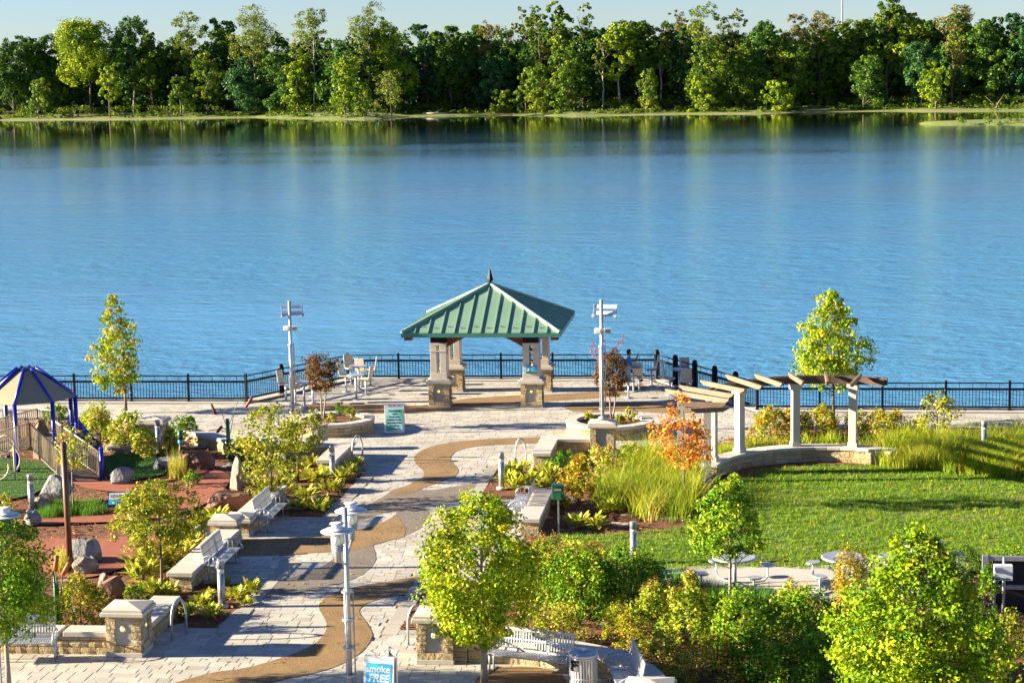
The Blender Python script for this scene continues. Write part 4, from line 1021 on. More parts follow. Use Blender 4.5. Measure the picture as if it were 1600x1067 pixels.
# ---------------------------------------------------------------- pergola on a curved seat wall
PC, PR = (2.55, 59.6), 3.75
def arcpt(a, r_=PR): return (PC[0] + r_ * math.cos(R(a)), PC[1] + r_ * math.sin(R(a)))
stone_wall('seat_wall', 'curved stone seat wall under the pergola, open towards the lawn', [arcpt(a) for a in range(172, 52, -7)], .5, .40, .1, .05, False)
pg = thing('pergola', 'curved pergola of cedar rafters on pale square posts above the lawn', 'pergola', (PC[0], PC[1], 0))
def rel(p, z): return (p[0] - PC[0], p[1] - PC[1], z)
for a, z0 in ((75, .5), (104, .5), (137, .5), (163, .5), (181, 0)):
    x, y = arcpt(a); rz = R(a - 90)
    o = obj('post', MB().box((0, 0, (2.62 + z0) / 2), (.25, .25, 2.62 - z0)), 'cast', pg, rel((x, y), 0), rz, None, .01)
    obj('post_foot', MB().box((0, 0, z0 + .07), (.31, .31, .14)), 'cast', o); obj('post_head', MB().box((0, 0, 2.5), (.36, .36, .2)), 'cast', o, bevel=.01)
x, y = -2.05, 60.9; o = obj('post', MB().box((0, 0, 1.31), (.25, .25, 2.62)), 'cast', pg, rel((x, y), 0)); obj('post_foot', MB().box((0, 0, .07), (.31, .31, .14)), 'cast', o)
for rr in (PR - .11, PR + .11):
    b = MB(); st = list(range(186, 57, -4))
    for i in range(len(st) - 1):
        p = [arcpt(st[i], rr - .035), arcpt(st[i], rr + .035), arcpt(st[i + 1], rr + .035), arcpt(st[i + 1], rr - .035)]
        b.prism([rel(q, 0)[:2] for q in p], 2.6, 2.84)
    obj('curved_beam', b, 'darkbeam', pg)
for a_, b_ in (((1040, 612), (1138, 628)), ((1062, 606), (1145, 620)), ((1095, 598), (1163, 612)), ((1135, 589), (1190, 607)), ((1180, 588), (1222, 603)), ((1233, 586), (1255, 600)), ((1290, 585), (1293, 600)), ((1345, 587), (1330, 603)), ((1060, 632), (1132, 634)), ((1078, 643), (1137, 640))):
    p, q = at(*a_, 2.9), at(*b_, 2.9); d = (q - p); L = d.length + .05; d.normalize(); ang = math.atan2(d.y, d.x)
    b = MB(); prof = [(0, .15), (.02, .09), (.2, .0), (L - .2, .0), (L - .02, .09), (L, .15)]
    b.prism(prof, -.04, .04, 0, rx90)
    obj('rafter', b, 'wood', pg, rel((p.x, p.y), 2.845), ang, None, .004)

# ---------------------------------------------------------------- picnic tables by the lawn
def make_picnic(n=4):
    o = thing('picnic_table', '', 'table')
    obj('tabletop', MB().lathe([(.54, .73), (.56, .74), (.56, .76), (.53, .78), (.5, .775), (.1, .775)], n=32), 'steel', o)
    obj('pedestal', MB().tube([(0, 0, .0), (0, 0, .74)], .05, 10), 'steel', o)
    for k in range(n):
        a = k * 2 * math.pi / n; c_, s_ = math.cos(a), math.sin(a)
        st = obj('seat', MB().prism(smooth_poly([(-.2, -.15), (.2, -.15), (.2, .15), (-.2, .15)], True, 2), .43, .47), 'steel', o, (c_ * .95, s_ * .95, 0), a + math.pi / 2)
        obj('arm', MB().tube([(c_ * .05, s_ * .05, .1), (c_ * .5, s_ * .5, .04), (c_ * .85, s_ * .85, .04), (c_ * .95, s_ * .95, .14), (c_ * .95, s_ * .95, .43)], .025, 8), 'steel', o)
    return o
pt0 = make_picnic()
for i, ((x, y), rz, lb_) in enumerate((((1148, 872), 30, 'round metal picnic table behind the slim bright green tree'), ((1318, 872), 50, 'round metal picnic table left of the large right tree'), ((1440, 850), 10, 'round metal picnic table mostly hidden by the large right tree'))):
    o = pt0 if i == 0 else copy_tree(pt0); o.location = (*at(x, y, .78).xy, .055); o.rotation_euler = (0, 0, R(rz)); o['label'] = lb_; o['group'] = 'picnic tables'

# ---------------------------------------------------------------- playground
ctr = Vector((-24.2, 61.9, 0)); ZR0 = 2.32
pr = thing('play_tower', 'blue framed play shelter with octagonal tan roof and fenced ramp', 'playground', ctr)
RO, RT, ZT = 1.66, .32, ZR0 + .95
ang0 = R(-90 + 5)
ov = [(RO * math.cos(ang0 + k * math.pi / 4), RO * math.sin(ang0 + k * math.pi / 4), ZR0) for k in range(8)]
tv = [(RT * math.cos(ang0 + k * math.pi / 4), RT * math.sin(ang0 + k * math.pi / 4), ZT) for k in range(8)]
for k in range(8):
    a, c, d, e = ov[k], ov[(k + 1) % 8], tv[(k + 1) % 8], tv[k]
    nrm = (Vector(c) - Vector(a)).cross(Vector(e) - Vector(a)).normalized() * .02
    obj('roof_panel', MB().add([a, c, d, e] + [tuple(Vector(p) - nrm) for p in (a, c, d, e)], [(0, 1, 2, 3), (7, 6, 5, 4), (0, 4, 5, 1), (1, 5, 6, 2), (2, 6, 7, 3), (3, 7, 4, 0)]), 'shade', pr)
    obj('roof_pipe', MB().tube([Vector(ov[k]) + Vector((0, 0, -.03)), Vector(tv[k]) + Vector((0, 0, .05))], .055, 10), 'blue', pr)
    if k in (0, 1, 2, 3, 5, 7):
        p = Vector(ov[k]) * .97
        obj('post', MB().tube([(p.x, p.y, 0), (p.x, p.y, ZR0 + .02)], .07, 12), 'blue', pr)
obj('hub', MB().lathe([(RT, ZT), (RT, ZT + .04)], n=8), 'black', pr)
obj('platform', MB().box((0, 0, .75), (2.3, 2.3, .1)), 'deck', pr)
def picket_panel(a, c, h=.85, mat='tan', name='guard_panel'):
    a, c = Vector(a), Vector(c); L = (c - a).xy.length; n = max(2, int(L / .11))
    pn = obj(name, MB().tube([a + Vector((0, 0, h)), c + Vector((0, 0, h))], .025, 6).tube([a + Vector((0, 0, .06)), c + Vector((0, 0, .06))], .025, 6), mat, pr)
    q = MB()
    for i in range(n + 1): p = a.lerp(c, i / n); q.box((p.x, p.y, p.z + h / 2), (.03, .03, h))
    obj('pickets', q, mat, pn, kind='stuff')
def lp(x, y, z=0.0): return at(x, y, z) - ctr
r0, r1 = lp(48, 700, .75), lp(103, 752, .05); s0, s1 = lp(88, 697, .75), lp(160, 748, .05)
picket_panel(r0, r1); picket_panel(s0, s1)
obj('ramp_deck', MB().add([r0, r1, s1, s0, r0 - Vector((0, 0, .06)), r1 - Vector((0, 0, .06)), s1 - Vector((0, 0, .06)), s0 - Vector((0, 0, .06))], [(0, 1, 2, 3), (7, 6, 5, 4), (0, 4, 5, 1), (2, 6, 7, 3), (1, 5, 6, 2), (3, 7, 4, 0)]), 'deck', pr)
for p, h in ((s1, 1.05), (r1, 1.05), ((r1 + s1) / 2 + Vector((-.3, -.1, 0)), .0)):
    if h: obj('ramp_post', MB().tube([(p.x, p.y, -.05), (p.x, p.y, h)], .075, 12).lathe([(.075, 0), (.06, .05), (.0, .07)], (p.x, p.y, h), 12), 'blue', pr)
picket_panel(lp(0, 715, .75), lp(48, 700, .75)); picket_panel(lp(-40, 705, .75), lp(60, 676, .75)); picket_panel(lp(60, 676, .75), lp(95, 680, .75))
q_ = lp(66, 715); obj('climbing_rock', MB().tube([q_, q_ + Vector((.03, 0, .5)), q_ + Vector((-.02, 0, 1.0)), q_ + Vector((.0, 0, 1.35))], [.32, .33, .28, .12], 7, True, False), 'wood', pr)
# blue climbing wall with holds
cw0, cw1 = lp(108, 712), lp(155, 715); cd = (cw1 - cw0); CL = cd.length; ca = math.atan2(cd.y, cd.x)
mt = Matrix.Translation(cw0) @ Matrix.Rotation(ca, 4, 'Z') @ rx90
w_ = obj('climbing_wall', MB().prism([(0, .3), (CL, .25), (CL, .75), (CL * .9, .76), (CL * .75, .85), (CL * .6, 1.0), (CL * .42, 1.25), (CL * .25, 1.38), (.1, 1.42), (0, 1.35)], -.04, .04, 0, mt), 'blue', pr)
for fx, z in ((.08, 1.2), (.15, .9), (.33, 1.05), (.3, .7), (.5, .8), (.62, .6), (.48, .5), (.78, .6), (.9, .5), (.2, .5)):
    p = mt @ Vector((fx * CL, z, .05)); obj('hold', MB().tube([p, p + (mt.to_3x3() @ Vector((0, 0, .06)))], [.095, .07], 9), 'tan', w_)
obj('wall_footing', MB().prism([(0, 0), (CL, 0), (CL, .27), (0, .3)], -.05, .05, 0, mt), 'tan', pr)
obj('end_post', MB().box((cw1.x + .03, cw1.y, .45), (.12, .12, .9)), 'deck', pr)
lc = thing('loop_climber', 'tan looped pipe climber at the left edge beneath the play roof', 'climber', at(8, 752))
for cx, r_, z, tl in ((0, .55, .75, 0), (-.25, .4, .45, .5), (.1, .28, 1.25, -.3)):
    pts = [(cx + r_ * math.cos(k * math.pi / 10), r_ * .5 * math.sin(k * math.pi / 10) * math.sin(tl), z + r_ * math.sin(k * math.pi / 10)) for k in range(21)]
    obj('loop', MB().tube(pts, .028, 8, False), 'tan', lc)
obj('leg', MB().tube([(-.3, 0, 0), (-.3, 0, 1.6)], .03, 8), 'tan', lc); obj('leg', MB().tube([(.35, 0, 0), (.35, 0, 1.2)], .03, 8), 'tan', lc)
# brown pole, cattail sculptures, signs, small post
bp_ = at(110, 892); tag(obj('timber_pole', MB().tube([(0, 0, 0), (-.02, 0, high(bp_, 690))], [.085, .075], 12), 'rust', None, bp_), 'tall plain rust brown pole rising left of the bed tree', 'pole')
ct = thing('cattail_sculpture', 'green metal cattail sculpture with red-brown heads on a rock', 'sculpture', at(359, 718))
obj('stalk', MB().tube([(0, 0, 0), (-.02, 0, .7), (-.03, 0, 1.42)], [.08, .07, .06], 10), 'greenpaint', ct)
for dx, z0, ex, ez, hl in ((-.05, 1.1, -.5, 1.75, .4), (0, 1.15, .75, 2.0, .45), (-.03, 1.0, -.32, 1.05, .3), (.05, .9, .35, 1.5, 0), (-.05, .95, -.7, 1.0, 0)):
    obj('stem', MB().tube([(dx, 0, z0), ((dx + ex) / 2, 0, max(z0, ez) + .05), (ex, 0, ez)], .012, 5), 'greenpaint', ct)
    if hl:
        d = Vector((ex - dx, 0, ez - z0 + (.25 if ez > 1.2 else -.4))).normalized(); e = Vector((ex, 0, ez))
        obj('cattail_head', MB().tube([e - d * hl / 2, e - d * hl * .45, e + d * hl * .45, e + d * hl / 2], [.02, .05, .05, .02], 8), 'redbrown', ct)
c2 = thing('cattail_sculpture', 'green blade sculpture with orange cattail heads behind the lower left bench', 'sculpture', at(92, 985))
for ex, z, wd in ((-.06, 1.5, .07), (.04, 1.2, .06), (.28, 1.15, .05), (.0, .9, .06)): obj('blade', MB().tube([(0, 0, 0), (ex * .4, 0, z * .55), (ex, 0, z)], [wd, wd * .8, .01], 6), 'greenpaint', c2)
for p, d in (((-.02, .1, 1.62), (.15, 0, 1)), ((.22, .1, 1.5), (.5, 0, .8))):
    p, d = Vector(p), Vector(d).normalized(); obj('cattail_head', MB().tube([p - d * .2, p - d * .17, p + d * .17, p + d * .2], [.02, .06, .06, .02], 8), 'cattailorange', c2); obj('stem', MB().tube([(.02, .02, .3), p - d * .18], .014, 5), 'greenpaint', c2)
ps = thing('play_sign', 'small blue and white tilted information sign beside the play path', 'sign', at(187, 806), R(10))
mt = Matrix.Translation((0, 0, .42)) @ Matrix.Rotation(R(50), 4, 'X')
obj('post', MB().box((0, 0, .2), (.2, .06, .42)), 'black', ps)
pn = obj('panel', MB().box((0, .12, 0), (.68, .46, .03), 0, 0, mt), 'black', ps)
obj('print_field', MB().box((0, .12, .018), (.62, .40, .006), 0, 0, mt), 'cyan', pn)
obj('print_field', MB().box((0, .2, .023), (.60, .22, .004), 0, 0, mt), 'white', pn)
for k in range(7): obj('print_mark', MB().box((-.24 + k * .08, .2, .026), (.05, .12 if k % 2 else .09, .004), 0, 0, mt), 'greylet', pn)
sp_ = thing('marker_post', 'crooked timber post with turquoise top by the play turf rocks', 'post', at(284, 738))
obj('stick', MB().tube([(0, 0, 0), (.04, 0, .35), (-.03, 0, .7), (.0, 0, 1.0)], .04, 8), 'rust', sp_)
obj('sleeve', MB().tube([(0, 0, .98), (0, 0, 1.1)], .085, 10), 'cyan', sp_); obj('sleeve_top', MB().tube([(0, 0, 1.1), (0, 0, 1.42)], .085, 10), 'dkgreen', sp_)
# boulders
def boulder(label, px, py, w_, d, h, mat, seed, rz=0):
    bm = bmesh.new(); bmesh.ops.create_icosphere(bm, subdivisions=4, radius=.5)
    from mathutils import noise as mn
    o_ = Vector((seed * 3.1, seed * 1.7, 0)); br = random.Random(seed * 13)
    cuts = [(Vector((br.gauss(0, 1), br.gauss(0, 1), br.gauss(.2, .8))).normalized(), br.uniform(.30, .46)) for _ in range(11)]
    for v_ in bm.verts:
        n_ = v_.co.normalized()
        q = max(abs(n_.x), abs(n_.y), abs(n_.z)); f = .5 / (q ** .55)
        f *= 1 + .32 * mn.noise(n_ * 1.5 + o_) + .14 * mn.noise(n_ * 4 + o_) + .05 * mn.noise(n_ * 9 + o_)
        v_.co = n_ * f
        for pn_, pd_ in cuts:
            k_ = v_.co.dot(pn_) - pd_
            if k_ > 0: v_.co -= pn_ * k_ * .92
        if v_.co.z < -.32: v_.co.z = -.32
    me = bpy.data.meshes.new('boulder'); bm.to_mesh(me); bm.free()
    p = at(px, py)
    o = obj('boulder', me, mat, None, (p.x, p.y + d * .3, h * .36), rz, (w_, d, h)); tag(o, label, 'boulder', 'boulders around the playground')
for a in (('large grey boulder behind the rust brown pole', 84, 788, 1.15, .8, 1.0, 'rockgrey', 1), ('blue-grey boulder at the foot of the ramp', 190, 758, .72, .6, .75, 'rockgrey', 2, .4),
          ('square dark boulder on the red play path beside the pole', 133, 882, .95, .8, .8, 'rockgrey', 3), ('tan rock in front of the square dark boulder', 133, 898, .7, .5, .55, 'rock', 4, .8),
          ('upright pale tan rock carrying the cattail sculpture', 370, 768, .55, .5, 1.2, 'rock', 5, .3), ('broad red-brown and grey boulder behind the farther left bench', 352, 800, 1.5, .8, .8, 'rockred', 6),
          ('dark flat boulder at the foot of the silver bollard by the turf', 258, 735, 1.1, .8, .55, 'rockgrey', 7), ('brown boulder behind the crooked marker post', 288, 735, .8, .8, .7, 'rockred', 8),
          ('pointed brown boulder right of the marker post', 316, 735, 1.0, .7, .75, 'rockred', 9, .5), ('pale small rock half hidden by the bed tree leaves', 318, 838, .8, .5, .4, 'rockgrey', 10),
          ('dark boulder behind the orange and green shrubs', 172, 945, .8, .7, .9, 'rockred', 11), ('pale tan small upright rock above the orange shrub', 160, 925, .35, .3, .6, 'rock', 12),
          ('small brown rock left of the grey bollard', 60, 798, .6, .5, .5, 'rock', 13), ('pale blue rock below the left bollard', 48, 822, .55, .45, .5, 'rockgrey', 14), ('flat brown boulder behind the play turf', 185, 708, 1.2, .7, .4, 'rock', 15)):
    boulder(*a)

# ---------------------------------------------------------------- vegetation
rng = np.random.default_rng(11)
def unit(a): return a / np.maximum(np.linalg.norm(a, axis=1, keepdims=True), 1e-6)
PROF = dict(
    egg=lambda t: np.sin(np.pi * np.clip(t, 0, 1) ** .62) ** .8,
    cone=lambda t: np.where(t < .28, .45 + .55 * np.sin(t / .28 * np.pi / 2), np.clip((1 - t) / .72, 0, 1) ** .75),
    round=lambda t: np.sqrt(np.clip(1 - (2 * t - 1) ** 2, 0, 1)),
    dome=lambda t: np.sqrt(np.clip(1 - (t * .98) ** 2.4, 0, 1)),
    vase=lambda t: (.35 + .65 * np.sin(np.pi * np.clip(t * .75 + .12, 0, 1))) * np.sqrt(np.clip(1 - t ** 3, 0, 1)),
    full=lambda t: np.clip(np.sin(np.pi * np.clip(t * .84 + .11, 0, 1)), 0, 1) ** .75,
    col=lambda t: np.clip(np.sin(np.pi * np.clip(t * .92 + .06, 0, 1)), 0, 1) ** .55)
def leaves(centers, crad, per, leaf, cvar, ctr, up=.45, out=.6, flat=.75, aspect=.62, vs=.22, cn=.25):
    n = len(centers); idx = np.repeat(np.arange(n), per); N = len(idx)
    d = unit(rng.normal(size=(N, 3))) * (rng.random((N, 1)) ** .4) * crad[idx][:, None]
    d[:, 2] *= flat; p = centers[idx] + d
    nr = unit(rng.normal(size=(N, 3)) * .6 + unit(d) * cn + unit(p - ctr) * out * .6 + np.array([0, 0, up * .8]))
    t_ = unit(np.cross(nr, rng.normal(size=(N, 3)))); s_ = np.cross(nr, t_)
    l = leaf * rng.uniform(.45, 1.5, (N, 1)); w_ = l * aspect
    fold = nr * l * .12
    V = np.stack([p - t_ * l * .5, p + s_ * w_ * .5 + fold, p + t_ * l * .5, p - s_ * w_ * .5 + fold], 1).reshape(-1, 3)
    F = np.arange(4 * N).reshape(N, 4)
    var = np.clip(cvar[idx] + rng.normal(size=N) * vs, .0, 1)
    return V, F, var
def crown(H0, H1, Rr, prof, nc, per, leaf, csize, tone=.5, tvar=.2, off=(0, 0), inner=.12, lean=(0, 0)):
    pr_ = PROF[prof]; t = rng.random(nc * 3) ; keep = rng.random(nc * 3) < (pr_(t) ** 1.2 * .9 + .12); t = t[keep][:nc]; nc = len(t)
    a = rng.random(nc) * 2 * np.pi; f = np.sqrt(rng.uniform(inner, 1, nc))
    lob = 1 + .16 * np.sin(3 * a + 5 * t + rng.random() * 6) + .10 * np.sin(5 * a - 9 * t + rng.random() * 6)
    r_ = pr_(t) * Rr * f * lob * .93
    c = np.stack([off[0] + lean[0] * t + r_ * np.cos(a), off[1] + lean[1] * t + r_ * np.sin(a), H0 + (H1 - H0) * t + rng.normal(size=nc) * csize * .25], 1)
    cr = csize * rng.uniform(.6, 1.3, nc) * (.55 + .45 * np.clip(pr_(t), .2, 1))
    cv = np.clip(tone + rng.normal(size=nc) * tvar, 0, 1)
    V, F, var = leaves(c, cr, per, leaf, cv, np.array([off[0], off[1], H0 + (H1 - H0) * .4]))
    return c, V, F, var
def limbs(h, r0, centers, k, H0, H1, n=6, stems=1, wig=.03):
    b = MB()
    order = rng.permutation(len(centers))[:k]
    top = H0 + (H1 - H0) * .8
    axes = []
    for s_ in range(stems):
        ox = 0 if stems == 1 else .12 * math.cos(s_ * 2.1) * h / 2.5; oy = 0 if stems == 1 else .12 * math.sin(s_ * 2.1) * h / 2.5
        pts = []; rad = []
        for i in range(7):
            f = i / 6; z = top * f
            sc = f if stems > 1 else 1
            pts.append((ox * (.35 + 2.2 * f) + rng.normal() * wig * h * .12 * f, oy * (.35 + 2.2 * f) + rng.normal() * wig * h * .12 * f, z)); rad.append(r0 * (1 - .82 * f) * (1.25 if i == 0 else 1))
        b.tube(pts, rad, 8); axes.append(pts)
    for i in order:
        c = centers[i]; ax = axes[int(i) % stems]
        zs = max(H0 * .75, min(c[2] - .35 * math.hypot(c[0], c[1]) - .1 * h, top * .92)); f = zs / top * 6; j = int(min(max(f, 0), 5)); q = Vector(ax[j]).lerp(Vector(ax[j + 1]), min(1, f - j))
        e = Vector(c); m_ = q.lerp(e, .5) + Vector((0, 0, -.06 * (e - q).length))
        rr = r0 * (.34 - .22 * zs / top); b.tube([q, m_, e], [rr, rr * .6, rr * .2], 5, False)
    return b
def tree(label, base, x0, x1, yt, yb, col, prof='egg', nc=90, per=55, leaf=.1, csize=None, r0=.06, bark='bark', tone=.5, stems=1, k=26, group=None, name='young_tree', lean=0, tvar=.2, z=0.0):
    p = at(*base, z); s_ = ppm(p); H1 = high(p, yt); H0 = high(p, yb); Rr = (x1 - x0) / 2 / s_
    off = ((x0 + x1) / 2 - base[0]) / s_ + lean
    csize = csize or Rr * .26
    o = thing(name, label, 'tree', p, 0, group)
    c, V, F, var = crown(H0, H1 - csize * .3, Rr, prof, nc, per, leaf, csize, tone, tvar, (off, 0))
    obj('crown', npmesh('crown', V, F, var), col, o)
    obj('trunk', limbs(H1, r0, c, k, H0, H1, stems=stems), bark, o)
    return o
tree('slender gold and green young maple on the left promenade by the railing', (197, 645), 143, 228, 455, 612, 'gold', 'egg', 170, 34, .105, .28, .055, tone=.42, tvar=.25)
tree('bright lime green conical maple behind the pergola', (1302, 668), 1228, 1370, 446, 602, 'lime', 'cone', 240, 44, .105, .30, .06, tone=.5)
tree('small dark red tree in the left round planter', (504, 654), 474, 533, 548, 615, 'maroon', 'round', 100, 44, .07, .2, .035, 'palebark', stems=2, z=.4)
tree('small dark red tree with pink plumes in the right round planter', (956, 655), 928, 984, 545, 618, 'maroon', 'round', 100, 44, .07, .2, .03, 'palebark', stems=3, z=.4)
tree('small orange-leaved tree in the tall grass beside the pergola', (1069, 795), 1016, 1124, 612, 730, 'orange', 'egg', 95, 27, .09, .25, .035, 'bark', tvar=.2, tone=.3)
tree('slim bright green young tree in front of the picnic tables', (1141, 948), 1076, 1200, 722, 868, 'green', 'cone', 130, 60, .075, .24, .045, 'palebark', tone=.55)
tree('little pale green tree in the grass right of the pergola', (1467, 700), 1428, 1502, 602, 668, 'olive', 'vase', 50, 26, .085, .25, .03, 'palebark', tone=.55, stems=3)
tree('large yellow-green maple in front of the stone pillar near the centre', (757, 1070), 652, 852, 768, 1002, 'lime', 'full', 320, 80, .072, .29, .075, 'palebark', tone=.50, k=44)
tree('large lime green tree at the lower right corner', (1440, 1150), 1285, 1572, 822, 1110, 'lime', 'egg', 420, 80, .08, .34, .09, 'bark', tone=.30, k=56)
tree('leafy green tree at the left edge above the slatted bench', (14, 1080), -70, 90, 805, 995, 'green', 'round', 260, 70, .07, .31, .06, 'palebark', tone=.5, k=36)
tree('rounded olive green small tree in the bed by the nearer left bench', (254, 928), 170, 328, 748, 862, 'olive', 'round', 210, 52, .068, .21, .045, 'bark', tone=.45, k=34)
tree('olive green small tree in the left bed behind the farther bench', (425, 792), 366, 482, 632, 765, 'olive', 'round', 140, 32, .085, .27, .045, 'bark', tone=.5, k=30)
tree('slim olive tree in the left bed in front of the litter bin', (466, 752), 440, 506, 640, 705, 'olive', 'round', 60, 40, .085, .26, .035, 'bark', tone=.5)
tree('thin twiggy tree with sparse yellow leaves beside the rust brown pole', (115, 800), 88, 150, 662, 730, 'gold', 'round', 40, 18, .08, .2, .03, 'palebark', tone=.4)
# pink flower plumes on the right red tree
def shrub(label, px, py, wpx, hpx, col, leaf=.08, nc=None, per=40, tone=.5, tvar=.22, name='shrub', prof='dome', group=None, dens=1.0, depth=.85, stems=True, heads=0):
    p = at(px, py, .4 if 'planter' in label or 'light pole base' in label else 0.0); s_ = ppm(p); Rr = wpx / 2 / s_; hh = max(.2, high(p, py - hpx))
    nc = nc or int(max(18, 95 * Rr * hh * dens))
    o = thing(name, label, 'shrub', p, rng.random() * 6, group)
    pr_ = PROF[prof]; t = rng.random(nc) ** .8; a = rng.random(nc) * 2 * np.pi; f = np.sqrt(rng.uniform(.1, 1, nc))
    lob = 1 + .18 * np.sin(3 * a + rng.random() * 6) + .1 * np.sin(7 * a)
    cs = max(.07, Rr * .17); nc_ = nc
    r_ = pr_(t) * (Rr - cs * .4) * f * lob
    c = np.stack([r_ * np.cos(a), r_ * np.sin(a) * depth, .1 * hh + t * hh * .85 * (1 + .12 * np.sin(2 * a + 3))], 1)
    V, F, var = leaves(c, cs * rng.uniform(.6, 1.3, nc), per, leaf, np.clip(tone + rng.normal(size=nc) * tvar, 0, 1), np.array([0, 0, 0]), .5, .6, 1.25)
    obj('foliage', npmesh('foliage', V, F, var), col, o)
    if heads:
        hi_ = np.argsort(-(c[:, 2] + .3 * np.hypot(c[:, 0], c[:, 1])))[:heads]; hc = c[hi_] + np.array([0, 0, cs * .8]) + rng.normal(size=(len(hi_), 3)) * .04
        V, F, var = leaves(hc, np.full(len(hi_), .07), 26, .035, rng.random(len(hi_)), np.array([0, 0, 0]), .3, .3, 1.7)
        obj('flower_heads', npmesh('flower_heads', V, F, var), 'rusty', o, kind='stuff')
    if stems:
        b = MB()
        for i in rng.permutation(nc)[:8]: b.tube([(rng.normal() * .04, rng.normal() * .04, 0), tuple(c[i] * .5 + np.array([0, 0, .05])), tuple(c[i])], [.014, .01, .005], 4, False)
        obj('stems', b, 'bark', o)
    return o
